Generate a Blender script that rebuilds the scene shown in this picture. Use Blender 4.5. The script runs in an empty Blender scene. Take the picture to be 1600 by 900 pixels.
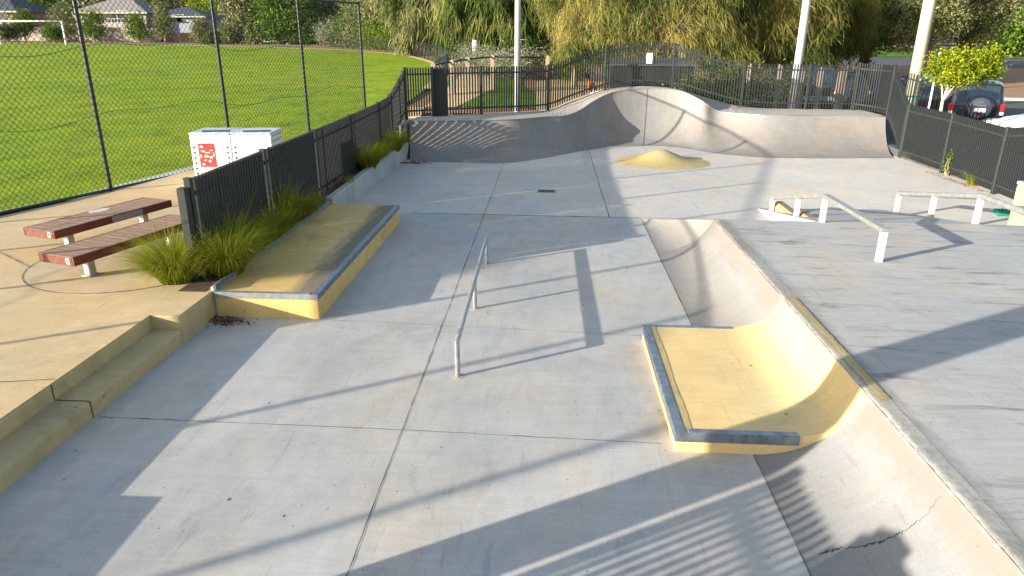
import bpy, math, random
import numpy as np
from mathutils import Vector, Matrix
random.seed(7); rng=np.random.default_rng(11)
S=bpy.context.scene; COL=S.collection
R=math.radians; PI=math.pi

# ------------------------------------------------------------------ camera
F,PIT,YAW,ROL,HC=1088.84,.347326,.0541636,-.004560,3.6
def cam_axes():
    f=np.array([-math.sin(YAW)*math.cos(PIT),math.cos(YAW)*math.cos(PIT),-math.sin(PIT)])
    r=np.array([math.cos(YAW),math.sin(YAW),0]); d=np.cross(f,r)
    c,s=math.cos(ROL),math.sin(ROL)
    return c*r+s*d,-s*r+c*d,f
CR,CD,CF=cam_axes()
def ray(x,y): return (x-800)/F*CR+(y-450)/F*CD+CF
def U(x,y,z=0.0):
    d=ray(x,y); t=(z-HC)/d[2]; return (d[0]*t,d[1]*t,z)
def AY(x,y,Y):
    d=ray(x,y); t=Y/d[1]; return (d[0]*t,Y,HC+d[2]*t)
def T(x,y):                                   # rise of the terrain round the sunken skate park
    a=min(max((x+2)/12,0),1)
    y0=14+3*a; z0=.345*(1-a)
    yy=min(y,88); e=0.033*max(0,yy-y0)
    return z0+e
def G(x,y,off=0.0):
    d=ray(x,y); t=5.0
    for _ in range(60):
        g=T(d[0]*t,d[1]*t)+off; tt=(g-HC)/d[2]
        t=.5*t+.5*max(min(tt,400),1)
    return (d[0]*t,d[1]*t,T(d[0]*t,d[1]*t))
cd=bpy.data.cameras.new('camera'); co=bpy.data.objects.new('camera',cd); COL.objects.link(co)
cd.sensor_width=36; cd.lens=F/1600*36; cd.clip_start=.05; cd.clip_end=3000
M=Matrix.Identity(4)
for i in range(3): M[i][0]=CR[i]; M[i][1]=-CD[i]; M[i][2]=-CF[i]
M[2][3]=HC; co.matrix_world=M; S.camera=co

# ------------------------------------------------------------------ light
SUN_EL=R(12.8); SD=np.array([.861,.508])      # way the shadows fall on the ground
w=bpy.data.worlds.new('World'); S.world=w; w.use_nodes=True
nt=w.node_tree; bg=nt.nodes['Background']; sky=nt.nodes.new('ShaderNodeTexSky')
sky.sky_type='NISHITA'; sky.sun_disc=False; sky.sun_elevation=SUN_EL; sky.sun_rotation=math.atan2(-SD[0],-SD[1])
sky.air_density=1.2; sky.dust_density=1.5; sky.ozone_density=1.2
hs=nt.nodes.new('ShaderNodeHueSaturation'); hs.inputs['Saturation'].default_value=.86
nt.links.new(sky.outputs[0],hs.inputs['Color']); nt.links.new(hs.outputs[0],bg.inputs[0]); bg.inputs[1].default_value=.108
sl=bpy.data.lights.new('sun','SUN'); sl.energy=5; sl.angle=R(.4); sl.color=(1,.905,.755)
so=bpy.data.objects.new('sun',sl); COL.objects.link(so)
so.rotation_euler=Vector((SD[0]*math.cos(SUN_EL),SD[1]*math.cos(SUN_EL),-math.sin(SUN_EL))).to_track_quat('-Z','Y').to_euler()
S.view_settings.view_transform='Standard'; S.view_settings.look='None'; S.view_settings.exposure=1.65; S.view_settings.gamma=1
S.cycles.max_bounces=6; S.cycles.transparent_max_bounces=12

# ------------------------------------------------------------------ materials
def mat(name,col,rough=.7,metal=0,spec=.4):
    m=bpy.data.materials.new(name); m.use_nodes=True
    b=m.node_tree.nodes['Principled BSDF']; b.inputs['Base Color'].default_value=(*col,1)
    b.inputs['Roughness'].default_value=rough; b.inputs['Metallic'].default_value=metal
    b.inputs['Specular IOR Level'].default_value=spec
    return m
class NT:
    def __init__(s,m): s.t=m.node_tree; s.b=s.t.nodes['Principled BSDF']; s.tc=s.t.nodes.new('ShaderNodeTexCoord')
    def n(s,k,**kw):
        o=s.t.nodes.new(k)
        for a,v in kw.items(): setattr(o,a,v)
        return o
    def l(s,a,b): s.t.links.new(a,b)
    def mapped(s,scale=(1,1,1),rot=(0,0,0)):
        m=s.n('ShaderNodeMapping'); m.inputs['Scale'].default_value=scale; m.inputs['Rotation'].default_value=rot
        s.l(s.tc.outputs['Object'],m.inputs[0]); return m.outputs[0]
    def noise(s,scale,detail=4,rough=.55,vec=None,dist=0):
        o=s.n('ShaderNodeTexNoise'); o.inputs['Scale'].default_value=scale; o.inputs['Detail'].default_value=detail
        o.inputs['Roughness'].default_value=rough; o.inputs['Distortion'].default_value=dist
        s.l(vec if vec else s.tc.outputs['Object'],o.inputs['Vector']); return o.outputs['Fac']
    def ramp(s,fac,stops):
        r=s.n('ShaderNodeValToRGB'); e=r.color_ramp.elements
        while len(e)<len(stops): e.new(.5)
        for i,(p,c) in enumerate(stops):
            e[i].position=p; e[i].color=(*c,1) if len(c)==3 else c
        s.l(fac,r.inputs[0]); return r.outputs[0]
    def mix(s,fac,a,b,mode='MIX'):
        m=s.n('ShaderNodeMix',data_type='RGBA',blend_type=mode)
        for sock,v in ((m.inputs[0],fac),(m.inputs[6],a),(m.inputs[7],b)):
            if isinstance(v,(int,float)): sock.default_value=v
            elif isinstance(v,tuple): sock.default_value=(*v,1)
            else: s.l(v,sock)
        return m.outputs[2]
    def bump(s,h,strength=.2,dist=.01):
        b=s.n('ShaderNodeBump'); b.inputs['Strength'].default_value=strength; b.inputs['Distance'].default_value=dist
        s.l(h,b.inputs['Height']); s.l(b.outputs[0],s.b.inputs['Normal'])
    def col(s,c): s.l(c,s.b.inputs['Base Color'])
def grey(v): return (v,v,v)
def concrete(name,base,var=.12,stain=(.10,.10,.10),stain_amt=.35,spots=True,rough=.72,streak=(1,1,1),smear=0.0,scuff=.35):
    m=mat(name,base,rough,spec=.35); k=NT(m)
    big=k.ramp(k.noise(.55,5,.6,dist=.6),[(.3,grey(1-var)),(.7,grey(1+var))])
    v=k.mapped(streak)
    med=k.ramp(k.noise(3.2,6,.65,vec=v),[(.28,grey(1-var*.9)),(.72,grey(1+var*.7))])
    fine=k.ramp(k.noise(55,4,.7),[(.3,grey(.9)),(.7,grey(1.08))])
    c=k.mix(1.0,base,big,'MULTIPLY'); c=k.mix(1.0,c,med,'MULTIPLY'); c=k.mix(1.0,c,fine,'MULTIPLY')
    warm=k.ramp(k.noise(.8,3,.5,vec=k.mapped((1.3,.7,1))),[(.35,(.94,1.0,1.06)),(.65,(1.05,1.0,.95))])
    c=k.mix(1.0,c,warm,'MULTIPLY')
    if stain_amt:
        st=k.ramp(k.noise(1.1,9,.72,vec=v,dist=1.0),[(.56,(0,0,0)),(.75,grey(stain_amt))])
        c=k.mix(st,c,stain)
    if scuff:
        for an,sc,lo in ((R(25),1.0,.60),(R(-50),1.3,.61),(R(100),.9,.615)):
            sk=k.ramp(k.noise(2.0*sc,6,.7,vec=k.mapped((7,.45,1),(0,0,an)),dist=.25),[(lo,(0,0,0)),(lo+.09,grey(scuff))])
            c=k.mix(sk,c,tuple(v*.55 for v in base))
        tw=k.ramp(k.noise(1.2,5,.6,vec=k.mapped((1,9,1),(0,0,R(8))),dist=1.6),[(.35,grey(.955)),(.65,grey(1.04))]); c=k.mix(1.0,c,tw,'MULTIPLY')
        ag=k.ramp(k.noise(150,2,.6),[(.30,grey(.72)),(.42,grey(1.0))]); c=k.mix(1.0,c,ag,'MULTIPLY')
    if smear:
        sm=k.ramp(k.noise(1.6,10,.75,vec=k.mapped((.5,2.6,1),(0,0,R(16))),dist=.5),[(.54,(0,0,0)),(.68,grey(smear))])
        c=k.mix(sm,c,(.10,.108,.118))
    if spots:
        for sc,th,cc,am in ((1.7,.042,(.05,.05,.05),.85),(4.3,.062,(.07,.068,.065),.8),(9.0,.085,(.10,.098,.095),.75),(11,.07,(.62,.61,.57),.4)):
            vo=k.n('ShaderNodeTexVoronoi'); vo.inputs['Scale'].default_value=sc
            nz=k.n('ShaderNodeTexNoise'); nz.inputs['Scale'].default_value=16; nz.inputs['Detail'].default_value=3
            k.l(k.tc.outputs['Object'],nz.inputs['Vector'])
            ad=k.n('ShaderNodeMix',data_type='VECTOR'); ad.inputs[0].default_value=.02
            k.l(k.tc.outputs['Object'],ad.inputs[4]); k.l(nz.outputs['Color'],ad.inputs[5]); k.l(ad.outputs[1],vo.inputs['Vector'])
            sel=k.n('ShaderNodeSeparateColor'); k.l(vo.outputs['Color'],sel.inputs[0])
            siz=k.n('ShaderNodeMath',operation='MULTIPLY'); k.l(sel.outputs[0],siz.inputs[0]); siz.inputs[1].default_value=th
            lt=k.n('ShaderNodeMath',operation='LESS_THAN'); k.l(vo.outputs['Distance'],lt.inputs[0]); k.l(siz.outputs[0],lt.inputs[1])
            mu=k.n('ShaderNodeMath',operation='MULTIPLY'); k.l(lt.outputs[0],mu.inputs[0]); mu.inputs[1].default_value=am
            c=k.mix(mu.outputs[0],c,cc)
    k.col(c)
    k.bump(k.noise(90,5,.7),.18,.004)
    rg=k.ramp(k.noise(2.4,4,.6),[(.3,grey(rough-.1)),(.7,grey(min(1,rough+.12)))]); k.l(rg,k.b.inputs['Roughness'])
    return m
def varied(name,a,b,scale=3,rough=.7,metal=0,detail=5,vec=(1,1,1),bump=0,third=None,spec=.4,bscale=None):
    m=mat(name,a,rough,metal,spec); k=NT(m)
    st=[(.3,a),(.7,b)] if third is None else [(.25,a),(.5,b),(.75,third)]
    k.col(k.ramp(k.noise(scale,detail,.62,vec=k.mapped(vec)),st))
    if bump: k.bump(k.noise(bscale or scale*6,4,.6,vec=k.mapped(vec)),bump,.02)
    return m
def leafmat(name,a,b,c,scale=1.2,trans=.35):
    m=bpy.data.materials.new(name); m.use_nodes=True; t=m.node_tree; t.nodes.clear()
    out=t.nodes.new('ShaderNodeOutputMaterial'); d=t.nodes.new('ShaderNodeBsdfDiffuse'); tr=t.nodes.new('ShaderNodeBsdfTranslucent')
    mx=t.nodes.new('ShaderNodeMixShader'); mx.inputs[0].default_value=trans
    g=t.nodes.new('ShaderNodeAttribute'); g.attribute_name='tint'
    r=t.nodes.new('ShaderNodeValToRGB'); e=r.color_ramp.elements; e.new(.5)
    for i,(p,cc) in enumerate(((.1,a),(.5,b),(.9,c))): e[i].position=p; e[i].color=(*cc,1)
    t.links.new(g.outputs['Fac'],r.inputs[0])
    for sh in (d,tr): t.links.new(r.outputs[0],sh.inputs[0])
    t.links.new(d.outputs[0],mx.inputs[1]); t.links.new(tr.outputs[0],mx.inputs[2]); t.links.new(mx.outputs[0],out.inputs[0])
    return m

CONC=(.330,.312,.296)
mFLOOR=concrete('floor_concrete',(.395,.382,.366),.11,streak=(1.6,.7,1))
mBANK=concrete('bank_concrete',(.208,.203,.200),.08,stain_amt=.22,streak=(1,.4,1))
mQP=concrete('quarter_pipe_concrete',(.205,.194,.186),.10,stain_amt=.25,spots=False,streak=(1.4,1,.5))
mDECK=concrete('deck_concrete',(.335,.328,.322),.10,stain_amt=.35,smear=.85,streak=(.7,2.2,1))
mPATH=concrete('path_concrete',(.54,.405,.23),.10,stain=(.2,.14,.08),stain_amt=.3)
mSTEP=concrete('step_concrete',(.40,.315,.165),.14,stain=(.10,.085,.05),stain_amt=.55)
mSLAB=concrete('slab_concrete',(.52,.40,.25),.08,stain=(.3,.18,.07),stain_amt=.3)
mYEL=concrete('yellow_concrete',(.58,.405,.155),.13,stain=(.16,.12,.06),stain_amt=.55,spots=True)
def edge_wear(m,x0,x1,cc,amt,nscale=5,vec=(2,.5,1),axis=0,up=False):
    k=NT(m); col=k.b.inputs['Base Color'].links[0].from_socket
    sp=k.n('ShaderNodeSeparateXYZ'); g=k.n('ShaderNodeNewGeometry'); k.l(g.outputs['Position'],sp.inputs[0])
    mr=k.n('ShaderNodeMapRange'); mr.inputs[1].default_value=x0; mr.inputs[2].default_value=x1; k.l(sp.outputs[axis],mr.inputs[0])
    nz=k.noise(nscale,7,.7,vec=k.mapped(vec))
    ad=k.n('ShaderNodeMath',operation='ADD'); k.l(mr.outputs[0],ad.inputs[0]); k.l(nz,ad.inputs[1])
    rp=k.ramp(ad.outputs[0],[(.62,(0,0,0)),(.98,grey(amt))])
    if up:
        sn=k.n('ShaderNodeSeparateXYZ'); k.l(g.outputs['Normal'],sn.inputs[0]); mm=k.n('ShaderNodeMath',operation='MULTIPLY',use_clamp=True)
        k.l(rp,mm.inputs[0]); k.l(sn.outputs[2],mm.inputs[1]); rp=mm.outputs[0]
    k.col(k.mix(rp,col,cc))
edge_wear(mYEL,-3.62,-2.95,(.115,.11,.10),.85,4,up=True)
edge_wear(mDECK,3.22,2.84,(.17,.165,.155),.75,6,(2,.6,1))
edge_wear(mBANK,2.66,2.98,(.17,.15,.125),.6,9,(3,1,3))
mYEL2=concrete('pale_yellow_concrete',(.545,.415,.205),.09,stain=(.30,.20,.09),stain_amt=.5,spots=True,streak=(1,2.2,1))
mWORN=concrete('worn_edge_concrete',(.30,.28,.25),.34,stain=(.12,.11,.10),stain_amt=.6,spots=False,streak=(9,5,5))
mWALLC=concrete('planter_wall_concrete',(.36,.37,.37),.16,stain=(.12,.13,.13),stain_amt=.6,streak=(4,4,.5))
mJOINT=mat('joint_dark',(.045,.042,.04),.9)
mJOINTL=mat('joint_pale',(.50,.48,.45),.8)
mGALV=varied('galvanised_steel',(.24,.265,.28),(.42,.44,.44),14,.42,.6,bump=.05)
mANGLE=varied('worn_steel_angle',(.13,.16,.205),(.29,.33,.38),11,.40,.7,vec=(1,1,1))
mWAX=varied('waxed_concrete',(.10,.10,.105),(.22,.19,.14),7,.5,vec=(3,.4,1))
mWPOST=varied('painted_white_steel',(.36,.36,.34),(.50,.49,.46),12,.5,.1,bump=.05)
mRAIL=varied('ground_rail_steel',(.22,.23,.235),(.36,.36,.35),10,.42,.5)
mFENCE=varied('charcoal_powdercoat',(.010,.013,.015),(.018,.022,.024),20,.5,.0)
mFENCE2=varied('charcoal_powdercoat_faded',(.012,.017,.017),(.022,.030,.028),14,.5,.0)
mCHAIN=varied('black_pvc_wire',(.012,.022,.016),(.025,.036,.028),6,.5)
mSTEELP=varied('dark_pipe',(.006,.009,.014),(.012,.017,.023),8,.45,.0)
mPOLE=varied('white_pole_paint',(.40,.42,.45),(.50,.52,.54),4,.4)
mTIMP=varied('weathered_pole_timber',(.22,.22,.175),(.36,.36,.29),2.5,.8,vec=(9,9,.35),bump=.3,third=(.27,.29,.22))
mBOLL=varied('weathered_bollard_timber',(.17,.14,.11),(.28,.24,.20),5,.85,vec=(6,6,.5),bump=.25)
mWOOD=varied('bench_top_timber',(.15,.085,.055),(.30,.19,.125),6,.6,vec=(6,1.2,1),bump=.15,third=(.22,.13,.085))
mWOODR=varied('bench_side_timber',(.095,.022,.012),(.165,.042,.024),5,.45,vec=(1.5,1.5,6),bump=.1)
mWHITE=varied('white_enamel',(.74,.74,.73),(.80,.80,.79),3,.38)
mBLACK=mat('black_void',(.01,.01,.012),.8)
mSOIL=varied('soil_and_mulch',(.035,.024,.016),(.10,.065,.04),14,.95,bump=.6)
mASPH=varied('asphalt',(.045,.047,.052),(.075,.077,.082),3,.85,bump=.2,bscale=120)
mMULCH=varied('bark_mulch',(.13,.075,.042),(.26,.155,.085),2.2,.95,bump=.5,bscale=40,third=(.17,.12,.06))
mTRUNKD=varied('dark_bark',(.035,.026,.02),(.09,.07,.055),4,.9,vec=(5,5,.7),bump=.6)
mTRUNKP=varied('pale_bark',(.34,.28,.22),(.52,.45,.38),3,.8,vec=(3,3,.6),bump=.2,third=(.42,.36,.30))
mTRUNKB=varied('brown_bark',(.16,.11,.075),(.30,.22,.15),4,.9,vec=(4,4,.6),bump=.5)
mBRICK=varied('pink_brick',(.20,.12,.085),(.30,.19,.14),6,.85)
mRENDER=varied('cream_render',(.24,.21,.17),(.32,.285,.235),2,.8)
mWEATHERB=varied('grey_cladding',(.17,.20,.25),(.24,.27,.32),2,.7,vec=(.3,.3,20))
mROOFG=varied('grey_roof_tiles',(.14,.135,.13),(.24,.225,.215),5,.8,vec=(1,1,4))
mROOFD=varied('slate_roof',(.035,.04,.055),(.07,.075,.09),5,.6)
mROOFR=varied('terracotta_roof',(.36,.12,.055),(.50,.19,.09),5,.8)
mGLASS=mat('dark_window_glass',(.02,.03,.04),.08,0,.6)
mTRIM=mat('white_trim',(.36,.36,.35),.5)
mORANGE=varied('orange_cloth',(.55,.13,.02),(.66,.19,.035),9,.85)
mSKIN=mat('skin',(.38,.2,.13),.55)
mHAIR=mat('black_hair',(.012,.01,.01),.5)
mTROUSER=varied('pale_trousers',(.5,.5,.5),(.62,.62,.62),9,.85)
mTYRE=mat('tyre_rubber',(.018,.018,.019),.8)
mRIM=mat('alloy_rim',(.45,.45,.46),.35,.8)
mREDL=mat('red_lamp_lens',(.5,.015,.015),.15,0,.6)
mCLEARL=mat('clear_lamp_lens',(.6,.55,.55),.1,0,.6)
mPLATE=mat('number_plate',(.75,.75,.75),.4)
mCHROME=mat('chrome',(.7,.7,.72),.15,1)
mPLAST=mat('black_trim_plastic',(.02,.02,.022),.55)
mGREEN=mat('teal_fabric',(.01,.16,.13),.7)
def paint(name,c,m=.4): 
    x=mat(name,c,.28,m,.6); x.node_tree.nodes['Principled BSDF'].inputs['Coat Weight'].default_value=.6; return x
mCARN=paint('navy_car_paint',(.010,.016,.032)); mCARK=paint('black_car_paint',(.012,.012,.014)); mCARW=paint('white_car_paint',(.72,.72,.72),0)
mCARB=paint('blue_car_paint',(.02,.05,.30)); mCARG=paint('charcoal_car_paint',(.05,.06,.09))
# lawn
def lawn(name,a,b,c):
    m=mat(name,a,.9,spec=.15); k=NT(m)
    base=k.ramp(k.noise(.16,7,.68,dist=.6),[(.30,a),(.5,b),(.68,c)])
    fine=k.ramp(k.noise(11,6,.8,vec=k.mapped((1,.5,1))),[(.25,grey(.5)),(.75,grey(1.4))])
    pat=k.ramp(k.noise(1.5,8,.8,vec=k.mapped((1,.45,1),(0,0,R(20)))),[(.48,grey(1.06)),(.62,grey(.70)),(.74,grey(.5))])
    w_=k.n('ShaderNodeTexWave',wave_type='BANDS',bands_direction='X'); w_.inputs['Scale'].default_value=.11; w_.inputs['Distortion'].default_value=.6; w_.inputs['Detail'].default_value=1
    k.l(k.mapped((1,1,1),(0,0,R(62))),w_.inputs['Vector'])
    mow=k.ramp(w_.outputs['Fac'],[(.35,(.93,.96,1)),(.65,(1.07,1.04,1))])
    dry=k.ramp(k.noise(.55,8,.75),[(.55,(0,0,0)),(.72,grey(.45))])
    c=k.mix(1.0,base,fine,'MULTIPLY'); c=k.mix(1.0,c,pat,'MULTIPLY'); c=k.mix(1.0,c,mow,'MULTIPLY'); c=k.mix(dry,c,(.25,.235,.03)); k.col(c)
    k.bump(k.noise(26,5,.8),.8,.05); return m
mLAWN=lawn('sports_field_grass',(.120,.205,.005),(.165,.250,.007),(.215,.265,.012))
mLAWN2=lawn('park_grass',(.06,.14,.015),(.09,.18,.02),(.12,.2,.03))
mGROUND=varied('dry_ground',(.10,.09,.04),(.17,.14,.07),.8,.95,bump=.5,bscale=20,third=(.09,.11,.035))
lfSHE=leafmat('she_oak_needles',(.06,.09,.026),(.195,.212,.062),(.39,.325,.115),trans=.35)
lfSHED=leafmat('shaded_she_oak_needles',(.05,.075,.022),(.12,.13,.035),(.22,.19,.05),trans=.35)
lfWEEP=leafmat('weeping_leaves',(.05,.088,.024),(.115,.15,.045),(.21,.215,.075))
lfEUC=leafmat('eucalypt_leaves',(.065,.095,.03),(.165,.185,.075),(.29,.27,.14))
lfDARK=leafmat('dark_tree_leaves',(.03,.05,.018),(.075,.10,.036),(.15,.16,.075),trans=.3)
lfMID=leafmat('mid_tree_leaves',(.045,.10,.015),(.09,.16,.022),(.16,.22,.04))
lfLIME=leafmat('lime_leaves',(.075,.14,.010),(.19,.25,.014),(.36,.36,.03),trans=.35)
lfGREY=leafmat('grey_shrub_leaves',(.12,.14,.085),(.20,.22,.15),(.30,.31,.22))
lfTUS=leafmat('tussock_blades',(.09,.13,.012),(.27,.31,.025),(.50,.45,.09),trans=.4)
lfDRY=leafmat('dead_leaves',(.08,.03,.02),(.16,.065,.04),(.26,.12,.07),trans=.1)

# ------------------------------------------------------------------ mesh helpers
class MB:
    def __init__(s): s.v=[]; s.f=[]
    def quad(s,a,b,c,d): n=len(s.v); s.v+=[a,b,c,d]; s.f.append((n,n+1,n+2,n+3))
    def poly(s,pts): n=len(s.v); s.v+=list(pts); s.f.append(tuple(range(n,n+len(pts))))
    def box(s,c,size,rz=0,tilt=None,bev=0):
        hx,hy,hz=size[0]/2,size[1]/2,size[2]/2; cz,sz=math.cos(rz),math.sin(rz)
        n=len(s.v)
        if bev>0:
            b=min(bev,hx*.49,hy*.49,hz*.49); P=[]
            for z,i in ((-hz,b),(-hz+b,0),(hz-b,0),(hz,b)):
                X,Y=hx-i,hy-i
                bb=b if i==0 else b*.6
                P.append([(-X+bb,-Y,z),(X-bb,-Y,z),(X,-Y+bb,z),(X,Y-bb,z),(X-bb,Y,z),(-X+bb,Y,z),(-X,Y-bb,z),(-X,-Y+bb,z)])
            for r in P:
                for p in r: s.v.append((c[0]+p[0]*cz-p[1]*sz,c[1]+p[0]*sz+p[1]*cz,c[2]+p[2]))
            s.f.append(tuple(n+i for i in range(7,-1,-1))); s.f.append(tuple(n+24+i for i in range(8)))
            for k in range(3):
                for i in range(8):
                    j=(i+1)%8; s.f.append((n+k*8+i,n+k*8+j,n+k*8+8+j,n+k*8+8+i))
            return
        for z in (-hz,hz):
            for x,y in ((-hx,-hy),(hx,-hy),(hx,hy),(-hx,hy)):
                s.v.append((c[0]+x*cz-y*sz,c[1]+x*sz+y*cz,c[2]+z))
        s.f+=[(n+3,n+2,n+1,n),(n+4,n+5,n+6,n+7)]+[(n+i,n+(i+1)%4,n+4+(i+1)%4,n+4+i) for i in range(4)]
    def beam(s,a,b,w,h,up=(0,0,1)):
        a=Vector(a); b=Vector(b); d=(b-a).normalized(); u=Vector(up)
        sd=d.cross(u)
        if sd.length<1e-4: sd=d.cross(Vector((0,1,0)))
        sd.normalize(); u=sd.cross(d)
        n=len(s.v)
        for p in (a,b):
            for x,y in ((-1,-1),(1,-1),(1,1),(-1,1)): s.v.append(tuple(p+sd*(x*w/2)+u*(y*h/2)))
        s.f+=[(n+3,n+2,n+1,n),(n+4,n+5,n+6,n+7)]+[(n+i,n+(i+1)%4,n+4+(i+1)%4,n+4+i) for i in range(4)]
    def tube(s,pts,r,seg=10,cap=True):
        pts=[Vector(p) for p in pts]; rs=r if isinstance(r,(list,tuple)) else [r]*len(pts)
        ring=[]; pn=None
        for i,p in enumerate(pts):
            d=((pts[min(i+1,len(pts)-1)]-p).normalized()+(p-pts[max(i-1,0)]).normalized())
            d.normalize()
            if pn is None:
                pn=d.orthogonal().normalized()
            else:
                pn=(pn-d*pn.dot(d)).normalized()
            q=d.cross(pn); k=1.0
            if 0<i<len(pts)-1:
                c=(pts[i+1]-p).normalized().dot(d); k=1/max(c,.5)
            n=len(s.v); ring.append(n)
            bis=None
            if k>1.02: bis=((pts[i+1]-p).normalized()-(p-pts[i-1]).normalized()).normalized()
            for j in range(seg):
                a=2*PI*j/seg; o=(pn*math.cos(a)+q*math.sin(a))*rs[i]
                if bis is not None: o=o+bis*(o.dot(bis)*(k-1))
                s.v.append(tuple(p+o))
        for a,b in zip(ring,ring[1:]):
            for j in range(seg):
                k2=(j+1)%seg; s.f.append((a+j,a+k2,b+k2,b+j))
        if cap:
            s.f.append(tuple(ring[0]+j for j in range(seg-1,-1,-1))); s.f.append(tuple(ring[-1]+j for j in range(seg)))
    def prism(s,poly,z0,z1):
        n=len(s.v); k=len(poly)
        s.v+=[(x,y,z0) for x,y in poly]+[(x,y,z1) for x,y in poly]
        s.f.append(tuple(n+i for i in range(k-1,-1,-1))); s.f.append(tuple(n+k+i for i in range(k)))
        s.f+=[(n+i,n+(i+1)%k,n+k+(i+1)%k,n+k+i) for i in range(k)]
    def grid(s,rows):
        n=len(s.v); w=len(rows[0])
        for r in rows: s.v+=[tuple(p) for p in r]
        for i in range(len(rows)-1):
            for j in range(w-1): s.f.append((n+i*w+j,n+i*w+j+1,n+(i+1)*w+j+1,n+(i+1)*w+j))
    def disc(s,c,r,seg=20,axis='y'):
        P=[]
        for j in range(seg):
            a=2*PI*j/seg
            P.append((c[0]+r*math.cos(a),c[1],c[2]+r*math.sin(a)) if axis=='y' else ((c[0],c[1]+r*math.cos(a),c[2]+r*math.sin(a)) if axis=='x' else (c[0]+r*math.cos(a),c[1]+r*math.sin(a),c[2])))
        s.poly(P)
    def build(s,name,m,parent=None,smooth=False,origin=None):
        me=bpy.data.meshes.new(name); o=origin
        vs=s.v if o is None else [(x-o[0],y-o[1],z-o[2]) for x,y,z in s.v]
        me.from_pydata(vs,[],s.f); me.validate(); me.update()
        ob=bpy.data.objects.new(name,me); COL.objects.link(ob)
        if m: me.materials.append(m)
        if smooth:
            me.polygons.foreach_set('use_smooth',[True]*len(me.polygons))
            if smooth!=True: me.set_sharp_from_angle(angle=smooth)
        if origin is not None: ob.location=origin
        if parent: ob.parent=parent
        return ob
def tag(o,label=None,cat=None,group=None,kind=None):
    if label: o['label']=label
    if cat: o['category']=cat
    if group: o['group']=group
    if kind: o['kind']=kind
    return o
def thing(name,label,cat,loc=(0,0,0),rz=0,group=None):
    o=bpy.data.objects.new(name,None); COL.objects.link(o); o.location=loc; o.rotation_euler=(0,0,rz); o.empty_display_size=.2
    return tag(o,label,cat,group)
def struct(name,mb,m,smooth=False,label=None): 
    o=mb.build(name,m,None,smooth); o['kind']='structure'
    return o
def copy_tree(o,parent=None):
    c=o.copy(); COL.objects.link(c)
    if parent: c.parent=parent
    for ch in list(o.children): copy_tree(ch,c)
    return c
def arr_mesh(name,V,Fq,m,parent=None,tint=None,nper=4,smooth=False):
    """V (n,3), Fq (k,nper) -> object; tint per vertex"""
    me=bpy.data.meshes.new(name); n=len(V); k=len(Fq)
    me.vertices.add(n); me.vertices.foreach_set('co',np.asarray(V,np.float32).ravel())
    me.loops.add(k*nper); me.loops.foreach_set('vertex_index',np.asarray(Fq,np.int32).ravel())
    me.polygons.add(k); me.polygons.foreach_set('loop_start',np.arange(0,k*nper,nper,dtype=np.int32))
    me.polygons.foreach_set('loop_total',np.full(k,nper,np.int32)); me.update(calc_edges=True); me.validate()
    if tint is not None:
        a=me.attributes.new('tint','FLOAT','POINT'); a.data.foreach_set('value',np.asarray(tint,np.float32))
    me.materials.append(m)
    ob=bpy.data.objects.new(name,me); COL.objects.link(ob)
    if parent: ob.parent=parent
    return ob

# ------------------------------------------------------------------ ground sheets
def in_poly(x,y,P):
    c=False; j=len(P)-1
    for i in range(len(P)):
        if (P[i][1]>y)!=(P[j][1]>y) and x<(P[j][0]-P[i][0])*(y-P[i][1])/(P[j][1]-P[i][1])+P[i][0]: c=not c
        j=i
    return c
SK=[(-4.6,-9),(11.1,-9),(11.1,24.5),(7,27),(4,27.4),(1,27),(-.2,26.2),(-4.7,23.6)]   # sunken park outline
def sheet(name,P,m,off,step=1.5,zf=T):
    import bmesh
    bm=bmesh.new(); vs=[bm.verts.new((x,y,0)) for x,y in P]; bm.faces.new(vs)
    xs=[p[0] for p in P]; ys=[p[1] for p in P]
    def cuts(a,b,ax):
        k=math.ceil(a/step)
        while k*step<b:
            if k*step>a+1e-3:
                co=[0,0,0]; co[ax]=k*step; no=[0,0,0]; no[ax]=1
                bmesh.ops.bisect_plane(bm,geom=bm.verts[:]+bm.edges[:]+bm.faces[:],plane_co=co,plane_no=no)
            k+=1
    cuts(min(xs),max(xs),0); cuts(min(ys),max(ys),1)
    for v in bm.verts: v.co.z=zf(v.co.x,v.co.y)+off
    bmesh.ops.recalc_face_normals(bm,faces=bm.faces[:])
    me=bpy.data.meshes.new(name); bm.to_mesh(me); bm.free(); me.materials.append(m)
    if len(me.polygons) and me.polygons[0].normal.z<0: me.flip_normals()
    o=bpy.data.objects.new(name,me); COL.objects.link(o); o['kind']='structure'; return o
# base ground to the horizon
g=MB(); xs=[-700,-300,-160,-110]+list(range(-80,90,4))+[110,160,300,700]; ys=[-300,-120,-60]+list(range(-40,124,4))+[160,260,500,1200]
rows=[]
for y in ys:
    row=[]
    for x in xs:
        z=T(x,y)-.09
        if -10<x<15 and -16<y<30: z=-.5
        row.append((x,y,z))
    rows.append(row)
g.grid(rows); struct('ground',g,mGROUND,True)
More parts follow.
